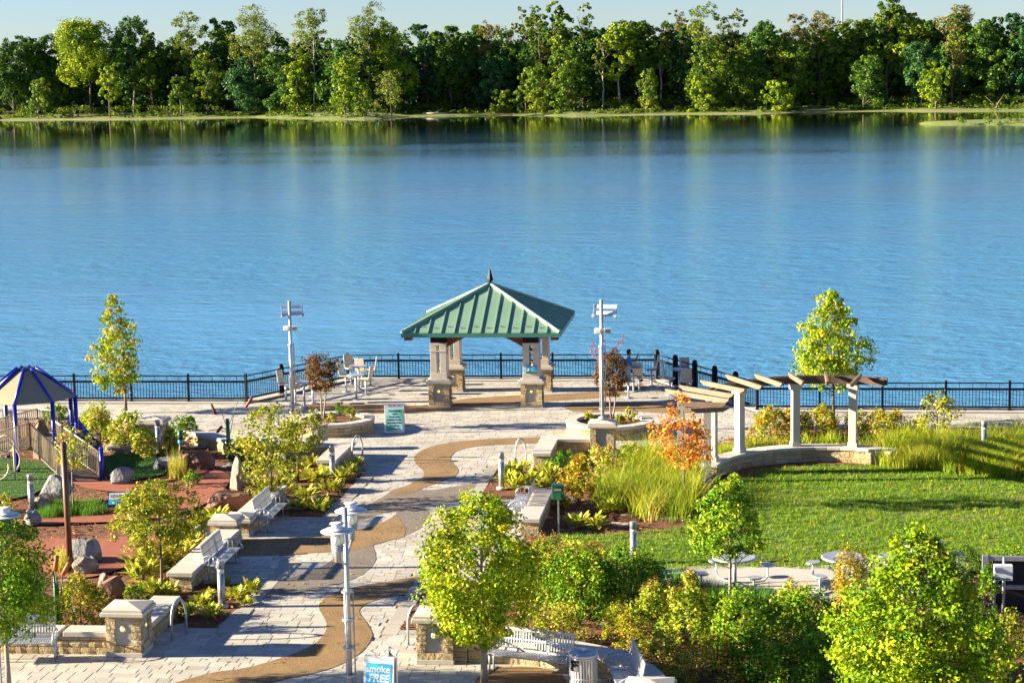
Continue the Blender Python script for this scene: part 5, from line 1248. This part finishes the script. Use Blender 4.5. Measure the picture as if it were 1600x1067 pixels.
SHR = [ # lower right mass, front to back
 ('dense green shrub with rusty flower heads right of the large maple', 905, 975, 150, 120, 'green', .07, .45), ('yellow-green shrub behind the white bench', 845, 960, 110, 105, 'hosta', .075, .3),
 ('shrub with yellow leaves behind the litter bin', 880, 1008, 120, 60, 'olive', .055, .6), ('low bronze shrub beside the curved wall end', 985, 1025, 90, 70, 'autumn', .045, .35),
 ('dark green shrub under the bollard at the lawn edge', 985, 965, 130, 105, 'green', .065, .4), ('shrub with tan plume flowers in the middle of the lower bed', 1075, 1005, 110, 100, 'hosta', .07, .35),
 ('bright green leafy shrub at the foot of the slim green tree', 1155, 1020, 160, 92, 'green', .07, .5), ('broad green shrub right of the slim tree', 1250, 1015, 150, 92, 'green', .07, .4),
 ('yellow-green shrub with rusty tips before the second picnic table', 1240, 985, 80, 70, 'hosta', .06, .45), ('bronze red shrub beside the second picnic table', 1335, 965, 105, 110, 'autumn', .05, .55),
 ('dark evergreen shrub behind the bronze shrub', 1330, 905, 70, 45, 'dark', .05, .5), ('low bronze ground shrub at the bottom edge', 1090, 1068, 170, 50, 'autumn', .045, .3),
 ('dark shrub at the bottom edge right of the centre', 1225, 1072, 190, 60, 'green', .06, .25), ('green shrub at the bottom right corner', 1575, 1072, 110, 110, 'olive', .06, .35),
 ('dark green shrub behind the large lower right tree', 1540, 980, 60, 90, 'green', .06, .3), ('dark hedge shrub at the lawn edge above the electrical box', 1510, 905, 90, 50, 'dark', .05, .6),
 ('bushy green shrub at the lawn edge on the right', 1580, 900, 90, 50, 'green', .05, .3), ('brownish low shrub between the bench wall and the green shrubs', 960, 1000, 80, 55, 'olive', .045, .5),
 ('small green shrub below the left side of the lawn', 1010, 935, 90, 60, 'grassg', .06, .5), ('leafy yellow shrub at the lawn corner under the dispenser', 895, 900, 120, 50, 'hosta', .075, .4),
 ('dark shrub beneath the large maple', 800, 930, 110, 80, 'green', .065, .3),
 ('olive green shrub right behind the second lower right bench', 1035, 1045, 90, 60, 'olive', .05, .35), ('bronze shrub at the bottom edge below the plume-flowered shrub', 1120, 1048, 100, 60, 'autumn', .05, .3), ('dark green shrub at the bottom edge under the slim tree', 1180, 1062, 110, 70, 'green', .06, .3),
 ('mid green shrub filling the gap left of the large right tree', 1290, 1045, 110, 100, 'green', .065, .35), ('yellow-tipped shrub between the green shrub mass and the plume flowers', 1020, 995, 100, 80, 'hosta', .065, .25), ('green shrub directly right of the large maple crown', 860, 925, 100, 80, 'green', .065, .4),
 ('dark green shrub in the hollow behind the curved wall', 940, 965, 110, 85, 'green', .06, .2), ('olive shrub before the bronze red shrub', 1330, 1020, 90, 90, 'olive', .06, .3), ('tall green shrub above the litter bin', 930, 935, 110, 80, 'hosta', .07, .25), ('low olive shrub at the wall behind the white bench', 830, 1000, 90, 45, 'olive', .05, .5), ('bronze shrub at the right end of the curved wall', 1060, 1072, 80, 55, 'autumn', .045, .4), ('dark green shrub under the large right tree on its left', 1270, 1075, 120, 80, 'green', .06, .2),
 # upper right bed
 ('orange and yellow shrub in the bed right of the dispenser', 905, 790, 75, 75, 'autumn', .07, .5), ('yellow shrub in front of the light pole pillar', 945, 755, 80, 55, 'hosta', .07, .6),
 ('gold shrub at the right end of the pale seat wall', 985, 735, 70, 40, 'gold', .065, .4), ('low green shrub inside the corner of the pale seat wall', 885, 735, 70, 30, 'grassg', .06, .5),
 # behind the pergola
 ('yellow and red shrub behind the left pergola post', 1200, 688, 80, 48, 'autumn', .075, .35), ('yellow-red shrub between the middle pergola posts', 1285, 684, 80, 48, 'autumn', .075, .3),
 ('gold shrub right of the end pergola post', 1385, 686, 90, 46, 'autumn', .075, .3), ('gold shrub left of the little pale tree', 1440, 690, 70, 36, 'gold', .075, .5), ('red-tipped shrub behind the second pergola post', 1240, 682, 60, 42, 'autumn', .075, .55), ('yellow shrub right of the third pergola post', 1335, 684, 60, 44, 'hosta', .075, .6),
 # left
 ('green shrub with red tips right of the play climbing wall', 150, 690, 85, 55, 'hosta', .08, .35), ('large yellow-green shrub left of the cream pillar', 200, 702, 80, 55, 'hosta', .08, .4), ('yellow-green shrub in front of the cream pillar', 225, 715, 60, 48, 'hosta', .08, .5),
 ('dark green shrub right of the cream pillar', 292, 690, 60, 40, 'green', .07, .4), ('gold-tipped shrub behind the marker post', 265, 712, 40, 45, 'gold', .07, .5),
 ('orange-tipped shrub behind the lower left wall', 125, 985, 110, 85, 'autumn', .06, .25), ('green and yellow shrub next to the lower left pillar', 155, 990, 70, 70, 'olive', .06, .5), ('green shrub at the left edge behind the bench', 55, 995, 90, 70, 'green', .06, .5),
 ('yellow leafy shrub at the foot of the bed tree, left side', 222, 912, 50, 36, 'hosta', .09, .55), ('yellow leafy shrub along the nearer left seat wall', 285, 886, 40, 36, 'hosta', .09, .6), ('low gold shrub before the bed tree trunk', 262, 935, 50, 22, 'gold', .08, .5), ('low dark green shrub below the cattail rock', 300, 760, 50, 25, 'green', .06, .3), ('low green shrub at the far end of the left bed', 390, 715, 70, 28, 'dark', .06, .8), ('green shrub left of the bed tree foot', 215, 945, 60, 35, 'green', .06, .4),
 ('small shrub on the right of the left planter', 548, 656, 34, 22, 'olive', .06, .4), ('small pale shrub in the left planter by the tree foot', 518, 660, 20, 14, 'hosta', .06, .6), ('spiky green shrub at the back of the left planter', 532, 648, 24, 18, 'green', .05, .4),
 ('yellow shrub at the left of the right planter', 922, 660, 28, 20, 'hosta', .06, .6), ('yellow-green shrub right of the red tree in the right planter', 985, 658, 28, 20, 'hosta', .06, .55), ('small green shrub beside the right light pole base', 968, 662, 22, 14, 'olive', .06, .5),
 ('dark bush behind the play ramp', 90, 668, 60, 34, 'green', .08, .5), ('yellow-green bush at the left edge by the bollard', 10, 800, 40, 30, 'hosta', .07, .5)]
for lb_, x, y, w_, h, col, lf, tn in SHR: shrub(lb_, x, y, w_, h, col, lf, tone=tn, per=34, heads=30 if any(q in lb_ for q in ('rusty', 'plume', 'litter bin', 'white bench', 'gap', 'right of the large maple')) and 'low ' not in lb_ else 0)
# broad-leaved perennials in the mulch beds
def rosette(seed, nl=26, L=.34):
    r_ = np.random.default_rng(seed); V, F, var = [], [], []
    for i in range(nl):
        a = r_.random() * 6.283; el = r_.uniform(.15, 1.25); l = L * r_.uniform(.6, 1.15); w_ = l * r_.uniform(.22, .34); d = np.array([math.cos(a), math.sin(a), 0]); s_ = np.array([-math.sin(a), math.cos(a), 0])
        o_ = len(V); base = d * r_.uniform(0, .2) + s_ * r_.uniform(-.14, .14) + np.array([0, 0, r_.uniform(0, .14)])
        for f, ww in ((0, .35), (.4, 1), (.75, .8), (1, .05)):
            p = base + d * l * f * math.cos(el) * (1 + .2 * f) + np.array([0, 0, .02 + l * f * math.sin(el) * (1 - .35 * f * f * (1.4 - el))])
            V += [p - s_ * w_ * ww * .5, p + s_ * w_ * ww * .5]
        for q in range(3): F.append((o_ + 2 * q, o_ + 2 * q + 1, o_ + 2 * q + 3, o_ + 2 * q + 2)); var.append(min(1, max(0, r_.normal(.5, .25))))
    return npmesh('perennial', np.array(V), np.array(F), var)
ROS = [rosette(i, 80 + 8 * i, .30) for i in range(5)]
for me in ROS: me.materials.append(LM['hosta'])
ORD = 'nearest second third fourth fifth sixth seventh eighth ninth tenth eleventh twelfth thirteenth fourteenth fifteenth sixteenth seventeenth eighteenth nineteenth twentieth'.split()
BEDS = {'mulch bed by the nearer left bench': [(392, 925, .9), (372, 935, .9), (345, 915, .8), (322, 935, .7), (312, 945, .8), (330, 965, .9), (295, 962, .9), (385, 945, .6)],
        'mulch bed beyond the farther left bench': [(448, 770, 1), (430, 762, .9), (478, 778, 1.1), (492, 752, 1.2), (515, 768, 1.3), (530, 752, 1.2), (545, 742, 1.1), (468, 795, 1.2), (498, 798, 1.2), (455, 752, .8), (475, 745, .9), (505, 745, .9), (410, 778, 1.0), (485, 728, 1.1), (440, 742, .9), (400, 765, 1.0), (470, 735, .9), (556, 732, 1.0)],
        'bed around the foot of the olive bed tree': [(225, 905, 1.4), (238, 890, 1.4), (272, 880, 1.5), (285, 868, 1.4), (262, 935, 1.2), (240, 930, 1.1), (215, 885, 1.3), (300, 855, 1.2)],
        'mulch bed left of the dispenser': [(800, 745, 1.3), (815, 735, 1.0), (825, 755, 1.3), (805, 765, 1.2), (845, 765, 1.2), (852, 740, 1.0), (860, 750, 1.2), (795, 755, 1.1), (870, 790, 1.0), (900, 822, 1.1), (930, 825, 1.1), (950, 800, 1.0)],
        'planting behind the boulders by the play path': [(335, 812, 1.2), (322, 822, 1.2), (385, 792, 1.1), (300, 828, 1.0), (345, 830, 1.0), (240, 800, 1.0), (375, 785, 1.0)]}
for bed, lst in BEDS.items():
    lst = sorted(lst, key=lambda q: -q[1])
    for i, (x, y, s_) in enumerate(lst):
        o = obj('perennial', ROS[(x + y) % 5], None, None, at(x, y), rng.random() * 6, (s_, s_, s_ * rng.uniform(.85, 1.15)))
        tag(o, f'{ORD[i]} yellow-green leafy clump from the front, {bed}', 'plant', 'leafy perennials')
# grasses
def blades(pts, h, w_, lean=.35, seg=3, tone=.5, tv=.25):
    pts = np.asarray(pts); N = len(pts); a = rng.random(N) * 2 * np.pi; d = np.stack([np.cos(a), np.sin(a), np.zeros(N)], 1)
    s_ = np.stack([-np.sin(a + rng.normal(size=N)), np.cos(a + rng.normal(size=N)), np.zeros(N)], 1)
    hh = h * rng.uniform(.55, 1.2, (N, 1)); ln = lean * rng.uniform(.2, 1.2, (N, 1)) * hh
    rows_ = []
    for i in range(seg + 1):
        f = i / seg; c = pts + d * ln * f * f + np.array([0, 0, 1.0]) * hh * (f - .18 * f ** 3 * lean)
        ww = w_ * (1 - f * .92); rows_.append(c - s_ * ww / 2); rows_.append(c + s_ * ww / 2)
    V = np.stack(rows_, 1).reshape(-1, 3); k = 2 * (seg + 1)
    F = np.concatenate([np.stack([np.arange(N) * k + 2 * i + j for j in (0, 1, 3, 2)], 1) for i in range(seg)])
    var = np.tile(np.clip(tone + rng.normal(size=N) * tv, 0, 1), seg)
    return V, F, var
def inside_np(P_, poly):
    x, y = P_[:, 0], P_[:, 1]; r_ = np.zeros(len(P_), bool); j = len(poly) - 1
    for i in range(len(poly)):
        xi, yi = poly[i][0], poly[i][1]; xj, yj = poly[j][0], poly[j][1]
        if yi != yj: r_ ^= ((yi > y) != (yj > y)) & (x < (xj - xi) * (y - yi) / (yj - yi) + xi)
        j = i
    return r_
def scatter(poly, n, clump=0, cr=.2):
    lo = np.min(np.array(poly), 0); hi = np.max(np.array(poly), 0); out = np.zeros((0, 2)); need = n // clump + 1 if clump else n
    while len(out) < need:
        c = rng.uniform(lo, hi, (need, 2)); out = np.concatenate([out, c[inside_np(c, poly)]])
    out = out[:need]
    if clump: out = (out[:, None, :] + rng.normal(size=(need, clump, 2)) * cr).reshape(-1, 2)[:n]
    return np.concatenate([out, np.zeros((len(out), 1))], 1)
def grass(name, label, px, n, h, w_, col, lean=.4, clump=0, cr=.15, z=0, tone=.5, poly=None, seg=3):
    poly = poly or [tuple(at(x, y).xy) for x, y in px]
    p = scatter(poly, n, clump, cr); p[:, 2] = z
    if clump: tone = tone + np.repeat(rng.normal(size=n // clump + 1) * .16, clump)[:n]; h = h * np.repeat(rng.uniform(.7, 1.2, n // clump + 1), clump)[:n, None]
    V, F, var = blades(p, h, w_, lean, seg, tone, .16 if clump else .25)
    o = obj(name, npmesh(name, V, F, var), col, kind='stuff'); o['label'] = label; o['category'] = 'grass'; return o
grass('tall_grass', 'tall yellow-green ornamental grass in the bed left of the pergola', ((925, 790), (960, 745), (1000, 722), (1050, 715), (1085, 740), (1090, 800), (1060, 822), (1000, 812)), 7500, 1.05, .015, 'grass', .8, 30, .13)
grass('tall_grass', 'tall sunlit ornamental grass behind and right of the pergola', ((1372, 712), (1385, 702), (1480, 695), (1620, 690), (1620, 750), (1480, 742), (1380, 731)), 13000, .95, .016, 'grass', .75, 45, .13)
grass('low_grass', 'low sunlit grass between the pergola wall and the shrubs', ((1120, 712), (1180, 700), (1300, 694), (1372, 700), (1372, 706), (1250, 698), (1170, 707), (1125, 722)), 2500, .5, .018, 'grass', .45, 40, .1)
grass('dark_grass', 'dark green clumps of grass in the shade beyond the picnic pad', ((1000, 925), (1050, 905), (1150, 930), (1250, 935), (1240, 955), (1120, 965), (1010, 960)), 6000, .42, .014, 'grassg', .5, 40, .1)
grass('dark_grass', 'green grass tufts beside the play path', ((60, 812), (110, 808), (165, 805), (160, 790), (100, 790), (60, 798)), 2600, .35, .012, 'grassg', .5, 50, .1)
grass('gold_grass', 'gold grass tuft at the foot of the marker post', ((268, 752), (290, 752), (285, 742), (270, 742)), 700, .8, .012, 'grass', .3, 60, .07, tone=.8)
grass('gold_grass', 'gold grass tuft at the foot of the rust brown pole', ((85, 895), (108, 898), (105, 880), (88, 880)), 900, .55, .012, 'grass', .4, 60, .08, tone=.7)
grass('lawn_grass', 'mown bright green lawn grass', None, 100000, .095, .014, 'lawnb', .9, 8, .05, .048, .5, LAWN, 1)
grass('turf_grass', 'dark green play turf blades', None, 9000, .05, .014, 'grassg', .8, 0, 0, .053, .4, TURF1, 1)
grass('turf_grass', 'dark green play turf blades by the ramp', None, 5000, .05, .014, 'grassg', .8, 0, 0, .053, .4, TURF2, 1)

# ---------------------------------------------------------------- far bank trees
def lobed(H0, H1, Rr, nl, per, leaf, tone, dens=1.0, squash=.85):
    # a broad crown heaped up from several billows
    t = np.linspace(.12, .95, nl) + rng.normal(size=nl) * .05; a = rng.random(nl) * 6.283
    lr = Rr * rng.uniform(.42, .62, nl) * (1 - .35 * np.clip(t - .55, 0, 1))
    rad = np.clip(Rr - lr, 0, None) * np.clip(1.05 - np.abs(t - .4) * .9, .1, 1)
    lc = np.stack([rad * np.cos(a), rad * np.sin(a), H0 + (H1 - H0) * np.clip(t, 0, 1) - lr * .6 * (t > .8)], 1)
    C_, R_, T_ = [], [], []
    for i in range(nl):
        n = int(max(5, 1.5 * lr[i] ** 1.5 * dens)); d = unit(rng.normal(size=(n, 3)) + np.array([0, 0, .25])); C_.append(lc[i] + d * lr[i] * rng.uniform(.65, 1.0, (n, 1)) * np.array([1, 1, squash])); R_.append(lr[i] * rng.uniform(.2, .42, n)); T_.append(np.clip(tone + rng.normal() * .15 + rng.normal(size=n) * .12, 0, 1))
    C_ = np.concatenate(C_); C_[:, 2] = np.clip(C_[:, 2], .3, H1); V, F, var = leaves(C_, np.concatenate(R_), per, leaf, np.concatenate(T_), np.array([0, 0, (H0 + H1) / 2]), .3, .5, .8, .7, .14, .8)
    return C_, V, F, var
def shore_y(x): return float(np.interp(x, [q[0] for q in SH], [q[1] for q in SH]))
def onbank(x, d):                           # a spot d metres behind the far waterline
    p = at(x, shore_y(x), WZ); dr = Vector((p.x, p.y, 0)).normalized(); z = np.interp(d, [0, 12, 30, 60, 400], [0, .7, 1.6, 2.6, 2.8])
    return Vector((p.x + dr.x * d, p.y + dr.y * d, WZ + float(z) - .1))
def far_tree(label, x, yb, yt, wpx, col, prof='egg', low=.15, bark='farbark', tone=.5, group='trees on the far bank', d=0, dens=1.0, r0=.35, leaf=1.0):
    p = onbank(x, d)
    s_ = ppm(p); H1 = high(p, yt); Rr = wpx / 2 / s_
    o = thing('far_tree', label, 'tree', p, rng.random() * 6, group)
    sparse = col in ('fol', 'ftan')
    c, V, F, var = lobed(H1 * low, H1, Rr * 1.22, 11 if H1 > 20 else 8, 40 if sparse else 58, (.55 if sparse else .75) * leaf, tone, .9 if sparse else 1.25)
    obj('crown', npmesh('crown', V, F, var), col, o)
    obj('trunk', limbs(H1, r0, c, 16, H1 * low, H1, wig=.25), bark, o)
    return o
FT = [(22, 182, 62, 60, 'dark', 'dome', .05, 'dark rounded tree at the left end of the far bank'), (60, 183, 120, 44, 'midg', 'egg', .1, 'small pale green tree low at the left end of the far bank'), (75, 180, 58, 70, 'dark', 'dome', .05, 'dark tree left of the big yellow-green cottonwood'),
      (142, 182, 27, 88, 'fyel', 'round', .3, 'big sunlit yellow-green cottonwood towards the left of the far bank'), (172, 183, 98, 36, 'fyel', 'egg', .2, 'narrow yellow tree below the big cottonwood'), (210, 183, 30, 66, 'dark', 'egg', .15, 'tall dark tree with pale trunk right of the cottonwood'), (240, 183, 50, 50, 'midg', 'egg', .2, 'green tree between the cottonwood and the bare-topped tree'),
      (283, 184, 122, 42, 'midg', 'round', .15, 'small round tree at the water left of centre'), (298, 181, 14, 56, 'fol', 'vase', .35, 'tall thin olive tree with bare twigs on the left'), (345, 183, 28, 64, 'dark', 'egg', .2, 'tall dark green tree in the left middle'), (325, 182, 80, 50, 'midg', 'dome', .1, 'mid green tree with a yellow patch left of the middle'),
      (402, 182, 8, 72, 'fol', 'round', .4, 'tall olive-crowned tree standing above the left wood'), (385, 183, 90, 60, 'blueg', 'dome', .05, 'blue-green tree beneath the tall olive crown'), (466, 183, 84, 46, 'fyel', 'egg', .12, 'bright yellow small tree at the shore left of the gazebo'), (492, 180, 10, 66, 'fol', 'round', .35, 'tall pale olive tree left of the river centre'), (440, 182, 70, 50, 'dark', 'dome', .05, 'dark tree behind the bright yellow small tree'),
      (540, 184, 90, 44, 'fyel', 'egg', .1, 'yellow-green tree left of the tall twin crowns'), (578, 182, 4, 62, 'fol', 'egg', .3, 'tall olive-yellow tree, the left of the twin crowns'), (617, 183, 36, 76, 'fyel', 'round', .25, 'big yellow-green tree, the right of the twin crowns'), (566, 186, 126, 30, 'fyel', 'dome', .02, 'bright green small bushy tree right at the shore'), (612, 182, 105, 54, 'fol', 'egg', .1, 'olive lower tree under the twin crowns'),
      (668, 180, 36, 56, 'blueg', 'round', .05, 'dark blue-green round tree left of the dark middle wood'), (705, 180, 44, 60, 'dark', 'dome', .05, 'dark tree in the middle of the far wood'), (740, 180, 40, 58, 'dark', 'dome', .05, 'dark tree just left of the brown-topped tree'), (775, 180, 34, 56, 'ftan', 'round', .55, 'brown-orange topped tree in the dark middle wood'), (770, 181, 80, 60, 'blueg', 'dome', .05, 'blue-green tree under the brown-topped one'),
      (785, 182, 140, 34, 'midg', 'dome', .05, 'low green bush tree at the shore beneath the dark wood'), (822, 181, 108, 36, 'midg', 'egg', .08, 'light green small tree at the shore right of the middle'), (818, 178, 8, 34, 'fol', 'col', .3, 'slim olive poplar, leftmost of the row on top'), (845, 178, 4, 34, 'fol', 'col', .3, 'slim olive poplar, second of the row on top'), (875, 178, 4, 40, 'midg', 'col', .3, 'tall green poplar in the row on top'), (912, 178, 2, 40, 'fol', 'col', .3, 'tall olive poplar right of the row'),
      (850, 181, 98, 52, 'midg', 'dome', .08, 'green bushy tree at the shore right of the light small tree'), (860, 180, 40, 66, 'dark', 'dome', .05, 'dark green tree below the poplar row'), (890, 181, 80, 60, 'midg', 'dome', .05, 'mid green tree left of the white trunks'), (943, 180, 55, 30, 'fol', 'egg', .45, 'narrow tree with a white trunk, left of the pair'), (968, 180, 28, 48, 'fyel', 'egg', .4, 'yellow-green tree with pale leaning trunk right of the white trunk'),
      (1000, 180, 24, 54, 'midg', 'egg', .2, 'green tree between the white trunks'), (1033, 180, 40, 36, 'fol', 'egg', .5, 'sparse tree with a tall bare white trunk'), (1010, 180, 110, 44, 'midg', 'dome', .05, 'low green tree between the white trunks at the shore'), (1062, 179, 14, 54, 'ftan', 'egg', .35, 'tan-crowned tall tree right of the bare white trunk'), (1100, 178, 2, 54, 'fol', 'round', .4, 'tall pale olive crown right of centre'), (1142, 178, 8, 50, 'fol', 'egg', .35, 'tall thin olive tree right of centre'),
      (1098, 179, 118, 44, 'fyel', 'dome', .05, 'small yellow tree at the shore right of centre'), (1110, 180, 60, 66, 'midg', 'dome', .05, 'large mid green tree right of centre'), (1165, 180, 70, 66, 'midg', 'dome', .05, 'bright green tree with broad leaves right of centre'), (1185, 178, 34, 60, 'dark', 'round', .1, 'dark green tree before the tan tops'), (1215, 179, 128, 46, 'fyel', 'dome', .08, 'small yellow-green tree at the shore on the right'), (1235, 179, 60, 70, 'midg', 'dome', .05, 'broad green tree left of the radio mast'),
      (1240, 177, 18, 44, 'ftan', 'vase', .4, 'tan feathery tree left of the radio mast'), (1280, 177, 14, 56, 'ftan', 'round', .4, 'tan feathery tree beneath the radio mast'), (1290, 179, 50, 66, 'midg', 'dome', .05, 'green tree right of the radio mast'), (1340, 178, 30, 62, 'midg', 'egg', .1, 'tall green tree left of the bright crown'), (1386, 177, 0, 62, 'midg', 'round', .3, 'bright green tall crown on the right'), (1350, 179, 90, 60, 'dark', 'dome', .05, 'dark lower tree on the right'),
      (1424, 177, 12, 52, 'fyel', 'egg', .25, 'yellow-tinged tall tree right of the bright crown'), (1462, 178, 98, 50, 'fyel', 'egg', .1, 'yellow small tree at the shore near the right end'), (1440, 178, 60, 60, 'blueg', 'dome', .05, 'dark blue-green tree above the yellow small tree'), (1488, 176, 0, 58, 'ftan', 'round', .4, 'tall tan crown near the right end'), (1500, 178, 26, 60, 'dark', 'dome', .05, 'dark tree near the right end of the far bank'), (1545, 178, 20, 70, 'dark', 'dome', .05, 'very dark tree at the right end of the far bank'), (1592, 178, 24, 60, 'blueg', 'dome', .05, 'dark tree cut by the right edge of the picture')]
TALLBACK = ('fol', 'ftan')
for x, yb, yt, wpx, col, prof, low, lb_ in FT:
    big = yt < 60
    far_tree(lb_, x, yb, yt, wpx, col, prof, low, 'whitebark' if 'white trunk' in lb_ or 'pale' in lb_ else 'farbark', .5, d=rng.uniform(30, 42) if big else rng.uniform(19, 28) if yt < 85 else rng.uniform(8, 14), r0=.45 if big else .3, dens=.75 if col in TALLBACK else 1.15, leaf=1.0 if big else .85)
# the wood behind them: one mass
Vs, Fs, vs_ = [], [], []; no = 0
XT = [(-40, 60), (0, 66), (100, 62), (200, 55), (300, 60), (420, 55), (520, 50), (640, 52), (760, 44), (840, 30), (960, 30), (1080, 34), (1200, 42), (1300, 40), (1400, 28), (1500, 30), (1640, 28)]
def topy(x):
    for (a, ya), (b_, yb) in zip(XT, XT[1:]):
        if a <= x <= b_: return ya + (yb - ya) * (x - a) / (b_ - a)
    return 40
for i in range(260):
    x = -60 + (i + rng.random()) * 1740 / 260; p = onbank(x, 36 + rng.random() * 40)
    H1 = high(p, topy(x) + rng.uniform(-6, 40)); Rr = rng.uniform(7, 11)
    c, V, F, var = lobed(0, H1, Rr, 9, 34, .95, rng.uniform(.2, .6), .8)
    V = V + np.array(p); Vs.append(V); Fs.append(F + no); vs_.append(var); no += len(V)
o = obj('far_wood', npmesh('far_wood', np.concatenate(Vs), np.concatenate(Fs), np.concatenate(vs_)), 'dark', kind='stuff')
o['label'] = 'dense dark green wood behind the shore trees on the far bank'
# undergrowth at the foot of the wood
Vs, Fs, vs_ = [], [], []; no = 0
for i in range(620):
    x = -60 + rng.random() * 1740; p = onbank(x, rng.uniform(7, 20) if i <= 260 else rng.uniform(20, 50))
    if i > 260: p = p + Vector((0, 0, rng.uniform(.5, 2.2)))
    n = rng.integers(2, 6); c = np.array(p) + rng.normal(size=(n, 3)) * np.array([2.0, 1.0, .4]) + np.array([0, 0, .6])
    V, F, var = leaves(c, np.full(n, rng.uniform(.5, 1.6) * (1.5 if i > 260 else 1)), 30, .6, np.clip(rng.normal(size=n) * .2 + .5, 0, 1), np.array(p)); Vs.append(V); Fs.append(F + no); vs_.append(var); no += len(V)
o = obj('undergrowth', npmesh('undergrowth', np.concatenate(Vs), np.concatenate(Fs), np.concatenate(vs_)), 'midg', kind='stuff'); o['label'] = 'low green undergrowth along the far shore'
p = at(1500, 191, WZ)
Vs = []; c = np.array([at(x, 190.5, WZ + .8) for x in (1500, 1504, 1540, 1545, 1575, 1590, 1610, 1560)]) + rng.normal(size=(8, 3)) * .2 + np.array([0, 0, .5])
V, F, var = leaves(c, np.full(8, 1.1), 60, .45, np.full(8, .6), np.array(p)); o = obj('spit_bushes', npmesh('spit_bushes', V, F, var), 'midg', kind='stuff'); o['label'] = 'low green bushes growing on the spit'
# driftwood and mast
dw = thing('driftwood', 'pale driftwood log lying on the far shore left of centre', 'log', onbank(680, 10)); obj('log', MB().tube([(-5, 0, .3), (0, 0, .6), (5.5, 0, .4)], [.3, .35, .15], 7), 'whitebark', dw); obj('branch', MB().tube([(0, 0, .5), (1.5, 0, 1.6), (3, 0, 2.2)], [.18, .12, .05], 6), 'whitebark', dw); obj('branch', MB().tube([(-1, 0, .5), (-2, 0, 1.4), (-3, 0, 1.5)], [.18, .12, .05], 6), 'whitebark', dw)
dw = thing('driftwood', 'bare forked dead tree near the spit on the right', 'log', onbank(1556, 6)); obj('log', MB().tube([(0, 0, 0), (.6, 0, 2), (2.8, 0, 5.5)], [.4, .3, .08], 7), 'farbark', dw); obj('branch', MB().tube([(.3, 0, 1.2), (-1.8, 0, 3), (-3.6, 0, 4.6)], [.25, .15, .05], 6), 'farbark', dw)
p = at(1315, 160, WZ + 3); p = p * 1.6; p.z = 0
tag(obj('radio_mast', MB().tube([(0, 0, 0), (0, 0, high(p, -30))], [.55, .45], 6), 'panelgrey', None, p), 'thin radio mast rising above the tan trees on the right', 'mast')

# bark mulch chips strewn over the beds, pink plumes on the right red tree
pp = np.concatenate([scatter([q for q in LEFT if True], 16000), scatter(RIGHT, 14000)])
keep = ~np.any([inside_np(pp, q) for q in (RUB1, RUB2, TURF1, TURF2, LAWN, PAD)], 0); pp = pp[keep]; pp[:, 2] = .035 + rng.random(len(pp)) * .02
nr = unit(rng.normal(size=pp.shape) * .5 + np.array([0, 0, 1.0])); tt = unit(np.cross(nr, rng.normal(size=pp.shape))); ss = np.cross(nr, tt); L_ = rng.uniform(.03, .09, (len(pp), 1))
V = np.stack([pp - tt * L_, pp + ss * L_ * .4, pp + tt * L_, pp - ss * L_ * .4], 1).reshape(-1, 3)
LM['chips'] = leafmat('bark_chips', [(.06, .022, .010), (.16, .06, .022), (.26, .10, .03), (.36, .17, .06)], 0.0, .9)
o = obj('mulch_chips', npmesh('mulch_chips', V, np.arange(len(V)).reshape(-1, 4), rng.random(len(pp))), 'chips', kind='stuff'); o['label'] = 'loose red-brown bark mulch chips strewn over the planting beds'

# a scatter of fallen leaves on the paving and the lawn
pp = np.concatenate([scatter([(-15, 40), (-6, 40), (-6, 64), (-14, 64)], 500), scatter(LAWN, 260)]); pp = pp[~np.any([inside_np(pp, q) for q in (LEFT, RIGHT)], 0) | inside_np(pp, LAWN)]; pp[:, 2] = np.where(inside_np(pp, LAWN), .11, .014)
nr = unit(rng.normal(size=pp.shape) * .25 + np.array([0, 0, 1.0])); tt = unit(np.cross(nr, rng.normal(size=pp.shape))); ss = np.cross(nr, tt); L_ = rng.uniform(.03, .055, (len(pp), 1))
V = np.stack([pp - tt * L_, pp + ss * L_ * .7 + nr * .01, pp + tt * L_, pp - ss * L_ * .7 + nr * .01], 1).reshape(-1, 3)
o = obj('fallen_leaves', npmesh('fallen_leaves', V, np.arange(len(V)).reshape(-1, 4), rng.random(len(pp))), 'autumn', kind='stuff'); o['label'] = 'fallen yellow and brown leaves scattered on the paving and lawn'

ub = thing('utility_box', 'small pale grey utility box among the left bed plants', 'utility box', at(441, 738))
obj('cabinet', MB().box((0, 0, .3), (.24, .18, .6)), 'white', ub, bevel=.012); obj('door_panel', MB().box((0, -.095, .32), (.19, .01, .48)), 'steel', ub); obj('plinth', MB().box((0, 0, .03), (.3, .24, .06)), 'concrete', ub)
tm = bpy.data.objects.get('young_tree.003')
for x_, y_, z_ in ((-.55, .1, 2.5), (-.62, .0, 2.3), (.35, .1, 2.75), (-.25, .1, 2.8), (.2, -.1, 2.55), (-.45, -.1, 2.15)):
    d_ = np.array([x_, y_, 1.2]); d_ = d_ / np.linalg.norm(d_); c_ = np.array([np.array([x_, y_, z_]) + d_ * k * .07 for k in range(6)])
    V, F, var = leaves(c_, np.linspace(.07, .03, 6), 14, .05, np.full(6, .5), np.array([0, 0, 2.0])); obj('flower_plume', npmesh('flower_plume', V, F, var), 'plume', tm)
sl_ = thing('bench_slab', 'pale stone slab seats beneath the play roof by the promenade', 'seat', at(45, 655)); obj('slab', MB().box((0, 0, .42), (2.2, .6, .1)), 'coping', sl_, bevel=.02)
for x_ in (-.8, .8): obj('support', MB().box((x_, 0, .19), (.3, .5, .38)), 'coping', sl_)
